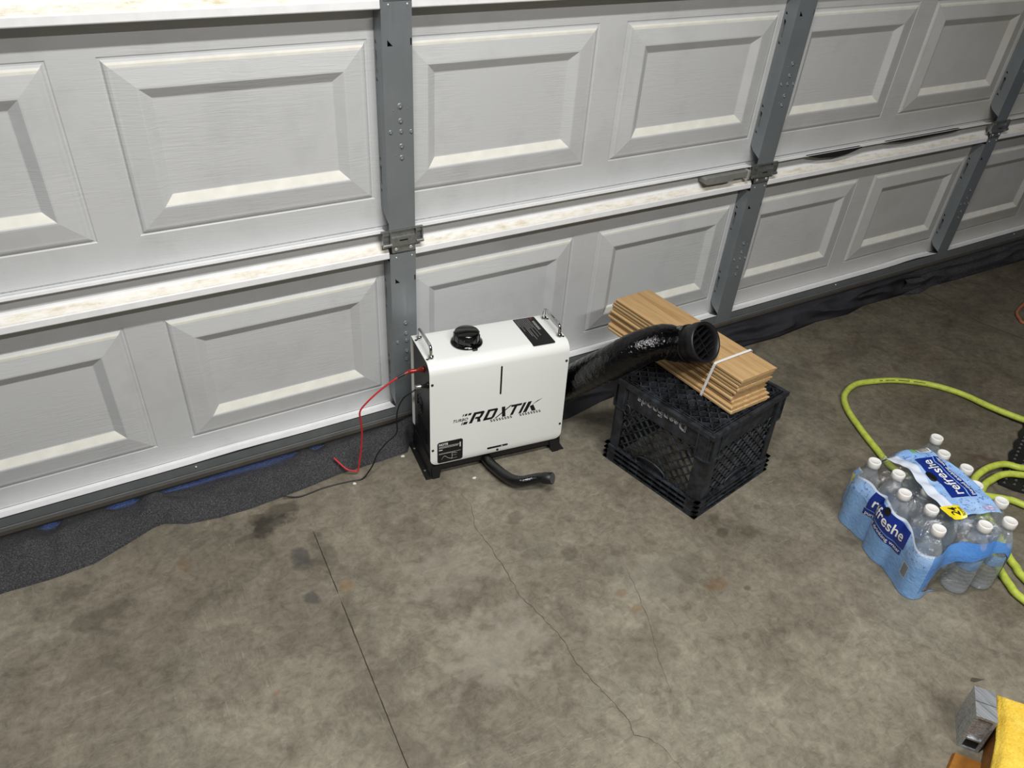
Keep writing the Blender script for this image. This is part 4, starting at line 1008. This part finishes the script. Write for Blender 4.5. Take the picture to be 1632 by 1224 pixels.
b = B(); b.grid(lambda u, v: side(u*LS, zt(u*LS)-.004+v*.006, .0014), 150, 2); b.build('white_edge', M_whitefilm, sp)
def side_poly(b, s0, s1, z0f, z1f, off): b.grid(lambda u, v: side(s0+(s1-s0)*u, z0f(u)+(z1f(u)-z0f(u))*v, off), 40, 6)
sa, sb = .238, .082      # text starts at the far left and runs towards the camera
b = B(); side_poly(b, sa, sb, lambda u: .098+.005*math.sin(2*PI*u), lambda u: .152-.003*u, .0018); b.build('navy_panel', M_navy, sp)
b = B(); side_poly(b, sa+.004, sb+.004, lambda u: .077+.005*math.sin(2*PI*u), lambda u: .095+.005*math.sin(2*PI*u), .0018); b.build('navy_ribbon', M_navy, sp)
def side_text(body, s0, wid, z0, hgt, off, nm, mat, wave=.004):
    v, f = text_geo(body, 1.0, 0, .012, 'LEFT', 1.0, .12); mx_ = max(p[0] for p in v); b = B()
    b.add([side(s0-p[0]/mx_*wid, z0+p[1]*hgt+wave*math.sin(2*PI*p[0]/mx_), off) for p in v], f); return b.build(nm, mat, sp)
side_text('refreshe', sa-.012, .130, .112, .040, .0026, 'brand_lettering', M_print)
side_text('purified drinking water', sa-.003, .146, .0815, .0150, .0026, 'small_lettering', M_print)
b = B(); b.prism([(sa-.072+.012*math.cos(k/14*2*PI), .146+.010*math.sin(k/14*2*PI)) for k in range(14)], lambda p: side(p[0], p[1], .0016), lambda p: side(p[0], p[1], .0024)); b.build('black_drop', M_ink, sp)
b = B(); b.grid(lambda u, v: side(.066-.024*u, .044+.040*v, .0018), 6, 6); bc = b.build('barcode_patch', plain('pale_patch', (176, 186, 190), .5), sp)
b = B()
for k in range(9): b.grid(lambda u, v: side(.063-.0022*k-.001*u, .047+.034*v, .0024), 1, 5)
b.build('barcode', M_ink, bc)
b = B(); b.grid(lambda u, v: side(LS-.045+.010*u+.012*v, .085+v*.05, .0019), 4, 8); b.build('yellow_mark', M_yellowtag, sp)
# camera end: arched blue band around a clear oval
def zu(s): return interp(s/LE, [(0, .140), (.25, .152), (.45, .162), (.75, .160), (1, .150)])
def zl(s): return interp(s/LE, [(0, .020), (.10, .070), (.35, .105), (.6, .128), (.85, .132), (.93, .110), (1, .010)])
b = B(); b.grid(lambda u, v: end(u*LE, zl(u*LE)+v*(zu(u*LE)-zl(u*LE)), .0014), 90, 8); b.build('end_band', M_band, wt)
b = B(); b.grid(lambda u, v: end(u*LE*.30, .003+v*(.030*(1-u)), .0014), 20, 4); b.build('end_corner', M_bluefilm, wt)
# top panel in (a along uD, c along vD)
def film_top(x, y, off):
    d = Vector((x, y))-WC; a = math.atan2(d.y, d.x); r = OUT(a)-.020; t = 1-min(1, d.length/r); p = film_pt(a, 1+max(0, t), off); return Vector((x, y, p.z))-wo
O2 = Vector((.905, -1.108))      # near corner of the printed top band
def top(a, c, off=.0030):
    p = O2+uD*a+vD*c; return film_top(p.x, p.y, max(off, .003)+.0075)
def cn(a): return -.051+.004*math.sin(a*40+1.0)
def cf_(a): return interp(a, [(0, .088), (.07, .092), (.146, .087), (.204, .066), (.262, .050)])
LT = .262
b = B(); b.grid(lambda u, v: top(u*LT, cn(u*LT)+v*.036, .0030), 60, 8); tp = b.build('printed_top', M_whitefilm, wt)
b = B(); b.grid(lambda u, v: top(u*LT, cn(u*LT)+.030+v*(cf_(u*LT)-cn(u*LT)-.030), .0033), 60, 16); b.build('splash_top', M_splash, tp)
b = B(); b.grid(lambda u, v: top(.058+u*.148, -.004+v*.048+.004*math.sin(2*PI*u), .0040), 40, 8); b.build('navy_panel', M_navy, tp)
b = B(); b.grid(lambda u, v: top(.056+u*.152, .047+v*.016+.004*math.sin(2*PI*u), .0040), 40, 4); b.build('navy_ribbon', M_navy, tp)
def top_text(body, a0, wid, c0, hgt, nm, mat, wave=.004, par=None, rot=False):
    v, f = text_geo(body, 1.0, 0, .012, 'LEFT', 1.0, .12); mx_ = max(p[0] for p in v); b = B()
    b.add([top(a0+p[0]/mx_*wid, c0-p[1]*hgt+wave*math.sin(2*PI*p[0]/mx_), .0048) for p in v], f); return b.build(nm, mat, par or tp)
top_text('refreshe', .066, .132, .036, .038, 'brand_lettering', M_print)
top_text('purified drinking water', .060, .144, .0595, .0120, 'small_lettering', M_print)
b = B(); b.prism([(.135+.018*math.cos(k/16*2*PI), -.006+.011*math.sin(k/16*2*PI)) for k in range(16)][::-1], lambda p: top(p[0], p[1], .0042), lambda p: top(p[0], p[1], .0050)); b.build('black_drop', M_ink, tp)
b = B(); b.grid(lambda u, v: top(-.003+u*.036, -.053+v*.048, .0042), 8, 8); yt = b.build('count_tag', M_yellowtag, tp)
v, f = text_geo('24', 1.0, .1, .02, 'LEFT', 1, .15); b = B(); b.add([top(.003+p[0]*.0235, -.018-p[1]*.030, .0050) for p in v], f); b.build('count_lettering', M_ink, yt)
v, f = text_geo('BOTTLES', 1.0, 0, .02, 'LEFT', 1, .2); b = B(); b.add([top(.001+p[0]*.0062, -.007-p[1]*.0085, .0050) for p in v], f); b.build('count_small_lettering', M_ink, yt)
b = B(); b.grid(lambda u, v: top(.226+u*.026, .022+v*.034, .0042), 6, 6); bc = b.build('barcode_patch', M_print, tp)
b = B()
for k in range(8): b.grid(lambda u, v: top(.229+k*.0027+u*.0012, .025+v*.028, .0050), 1, 5)
b.build('barcode', M_ink, bc)
b = B(); b.grid(lambda u, v: top(.228+u*.024, .006+v*.014, .0042), 4, 4); b.build('green_mark', M_green, tp)
b = B(); b.grid(lambda u, v: top(.004+u*.020, .052+v*.024, .0042), 4, 4); rp = b.build('recycling_patch', plain('lilac_patch', (170, 160, 200), .4), tp)
b = B()
for k in range(3): b.tube([top(.014+.006*math.cos(2*PI*(k/3+j/30)), .064+.008*math.sin(2*PI*(k/3+j/30)), .0046) for j in range(8)], .0009, 5)
b.build('recycling_mark', M_print, rp)

# ------------------------------------------------------------------ green hose
hz = .0105
hp = [(1.20,-1.75,hz),(1.03,-1.42,hz),(1.022,-1.256,hz),(1.036,-1.212,hz),(1.065,-1.165,hz),(1.13,-1.08,hz),(1.21,-1.01,hz),(1.315,-.957,hz),(1.366,-.949,.016),(1.416,-.955,.022),(1.463,-.987,.024),(1.60,-1.10,.024),(1.80,-1.14,.02),(1.86,-1.02,.02),(1.72,-.97,.024),(1.60,-.985,.028),(1.494,-.968,.026),(1.458,-.929,.024),(1.414,-.916,.022),(1.369,-.914,.016),(1.318,-.927,hz),(1.24,-.985,.018),(1.175,-1.075,.022),(1.122,-1.155,.012),(1.108,-1.184,hz),(1.091,-1.214,hz),(1.07,-1.33,hz),(1.12,-1.55,hz),(1.35,-1.50,hz),(1.42,-1.25,hz),(1.352,-1.055,.012),(1.328,-1.018,.012),(1.300,-.990,hz),(1.255,-.955,.012),(1.20,-.90,hz),(1.166,-.84,hz),(1.150,-.785,hz),(1.183,-.694,hz),(1.222,-.603,hz),(1.268,-.515,hz),(1.323,-.457,hz),(1.405,-.428,hz),(1.480,-.440,hz),(1.566,-.473,hz),(1.648,-.536,hz),(1.700,-.619,hz),(1.714,-.728,.016),(1.736,-.821,.022),(1.80,-.95,.022),(1.95,-1.05,.022)]
b = B(); HP = spline(hp, 8); b.tube(HP, .0098, 12); o = b.build('garden_hose', M_hose); tag(o, 'yellow-green rubber hose looping on the floor behind the water pack', 'hose')
i0 = 8*41
b = B(); up = Vector((-.5, -.62, .60)).normalized()
for i in range(8*42+2, 8*44):
    if i % 4 == 3: continue
    p, q2 = HP[i], HP[i+1]; t = (q2-p).normalized(); s_ = up.cross(t).normalized()*.0012; n_ = (up-t*up.dot(t)).normalized()*.0100
    b.add([p+n_+s_, q2+n_+s_, q2+n_-s_, p+n_-s_], [(0, 1, 2, 3)])
b.build('hose_print', M_hoseink, o)

# ------------------------------------------------------------------ rubber mat at right
mt = thing('rubber_mat', 'black studded rubber floor mat at the right edge under the hose', 'mat', (1.384, -.962, 0), 0)
mu = Vector((.93, .36, 0)).normalized(); mv = Vector((mu.y, -mu.x, 0))
b = B(); poly = []
for k in range(14): poly.append((k*.036, -.004+.004*math.cos(k*PI)))
poly += [(.50, .42), (.0, .42)]
for k in range(10, 0, -1): poly.append((.006+.006*math.cos(k*PI), k*.04))
MP = lambda z: (lambda p: mu*p[0]+mv*p[1]+Vector((0, 0, z)))
b.prism(poly, MP(.0), MP(.009)); b.build('mat_base', M_mat, mt)
b = B()
for i in range(20):
    for j in range(17):
        x = .014+i*.024+(.012 if j % 2 else 0); y = .012+j*.024
        if x > .485: continue
        P = [(x-.008, y-.004), (x+.008, y-.004), (x+.008, y+.004), (x-.008, y+.004)]; Q3 = [(x-.005, y-.002), (x+.005, y-.002), (x+.005, y+.002), (x-.005, y+.002)]
        b.frustum([MP(.009)(p) for p in P][::-1], [MP(.013)(p) for p in Q3][::-1])
o = b.build('mat_stud', M_mat, mt); o['kind'] = 'stuff'

# ------------------------------------------------------------------ cord at right edge
b = B(); b.tube(spline([(2.95,-.28,.006),(2.75,-.285,.006),(2.62,-.298,.006),(2.568,-.312,.006),(2.518,-.325,.006),(2.468,-.346,.006),(2.434,-.378,.006),(2.414,-.412,.006),(2.45,-.50,.006),(2.7,-.62,.006)], 8), .0062, 10)
o = b.build('extension_cord', M_cord); tag(o, 'orange brown cord curling in at the right edge of the floor', 'cord')

# ------------------------------------------------------------------ yellow towelling block with metal end, bottom right
yb = thing('yellow_cushion', 'yellow towelling covered block at the lower right corner', 'cushion', (.60, -1.44, 0), 0)
a0 = Vector((.6205, -1.4010)); a1 = Vector((.5408, -1.4619)); dL = (a1-a0).normalized(); dN = Vector((-dL.y, dL.x)); 
if dN.x < 0: dN = -dN
def yp(s, t, z): p = a0+dL*s+dN*t; return Vector((p.x, p.y, z))-Vector((.60, -1.44, 0))
Y0 = Vector((.634, -1.398)); YL = Vector((-.90, -.436)); YN = Vector((.59, -.807))
def yq(s_, t, z): p = Y0+YL*s_+YN*t; return Vector((p.x, p.y, z))-Vector((.60, -1.44, 0))
def ytop(u, v):
    e = min(u, v, 1-u, 1-v); z = .102-.014*(1-sstep(0, .08, e))**2+.004*noise.noise(Vector((u*8, v*8, 0)))
    return yq(.27*u, .004+.012*math.sin(u*3)+.24*v, z)
b = B(); b.grid(ytop, 80, 70); tc = b.build('terry_cover', M_terry, yb); solid(tc, .004, -1)
b = B(); P = [(.006, .022), (.262, .018), (.262, .236), (.006, .236)]
b.frustum([yq(s, t, 0) for s, t in P], [yq(s, t, .083) for s, t in P]); b.build('block_body', M_amber, yb)
b = B(); P = [(.108, -.030), (.262, -.048), (.262, .016), (.108, .016)]
b.frustum([yq(s, t, 0) for s, t in P], [yq(s, t+.004, .008) for s, t in P]); b.build('block_skirt', M_amber, yb)
mb = thing('metal_clamp', 'two grey aluminium bars standing against the yellow block', 'clamp', (.60, -1.44, 0), 0)
for k, (s0, s1) in enumerate(((-.002, .0330), (.0345, .0690))):
    t0, t1 = -.036, .0015; h = .103 if k == 0 else .102
    b = B()
    if k == 0:
        P = [(s0, t0), (s1, t0), (s1, t1), (s0, t1)]; b.frustum([yp(s, t, 0) for s, t in P], [yp(s, t, h) for s, t in P]); b.build('bar', M_alu, mb)
    else:
        w_ = .006
        def bx(b, S0, S1, T0, T1, z0, z1):
            P = [(S0, T0), (S1, T0), (S1, T1), (S0, T1)]; b.frustum([yp(s, t, z0) for s, t in P], [yp(s, t, z1) for s, t in P])
        bx(b, s0, s1-.004, t0, t1, 0, h)
        bar = b.build('bar', M_alu, mb)
        b = B(); bx(b, s1-.004, s1, t0, t0+w_, 0, h); bx(b, s1-.004, s1, t1-w_, t1, 0, h); bx(b, s1-.004, s1, t0+w_, t1-w_, h-w_, h); bx(b, s1-.004, s1, t0+w_, t1-w_, .030, .034); bx(b, s1-.004, s1, t0+w_, t1-w_, 0, .005); b.build('end_frame', M_alu, bar)
        b = B(); bx(b, s1-.004, s1-.0035, t0+w_, t1-w_, .005, .030); b.build('slot_opening', M_ink, bar)

# ------------------------------------------------------------------ small litter
def scrap(x, y, r, lab, h=.0012, n=9):
    b = B(); P = [(r*random.uniform(.75, 1.1)*math.cos(2*PI*k/n), r*random.uniform(.6, .9)*math.sin(2*PI*k/n)) for k in range(n)]
    b.prism(P, lambda p: (p[0], p[1], 0), lambda p: (p[0]*.9, p[1]*.9, h)); o = b.build('paper_scrap', M_scrap, None, (x, y, .0003)); tag(o, lab, 'litter', 'white scraps on the floor')
scrap(-.256, -.163, .0055, 'small white round scrap on the floor in front of the cables')
scrap(-.095, -.112, .0060, 'small white scrap by the blanket edge left of the heater')
scrap(.045, -.283, .0060, 'small white scrap on the floor beside the exhaust pipe')
b = B(); b.prism([(-.014, .000), (-.006, .006), (.004, .003), (.012, -.001), (.020, -.002), (.004, -.004), (-.008, -.005)], lambda p: (p[0], p[1], 0), lambda p: (p[0], p[1], .001))
o = b.build('dry_leaf', M_amber, None, (.72, -1.338, .0003), (0, 0, -.3)); tag(o, 'small dark dry leaf on the floor near the yellow block', 'leaf')
o.data.materials.clear(); o.data.materials.append(M_groove)
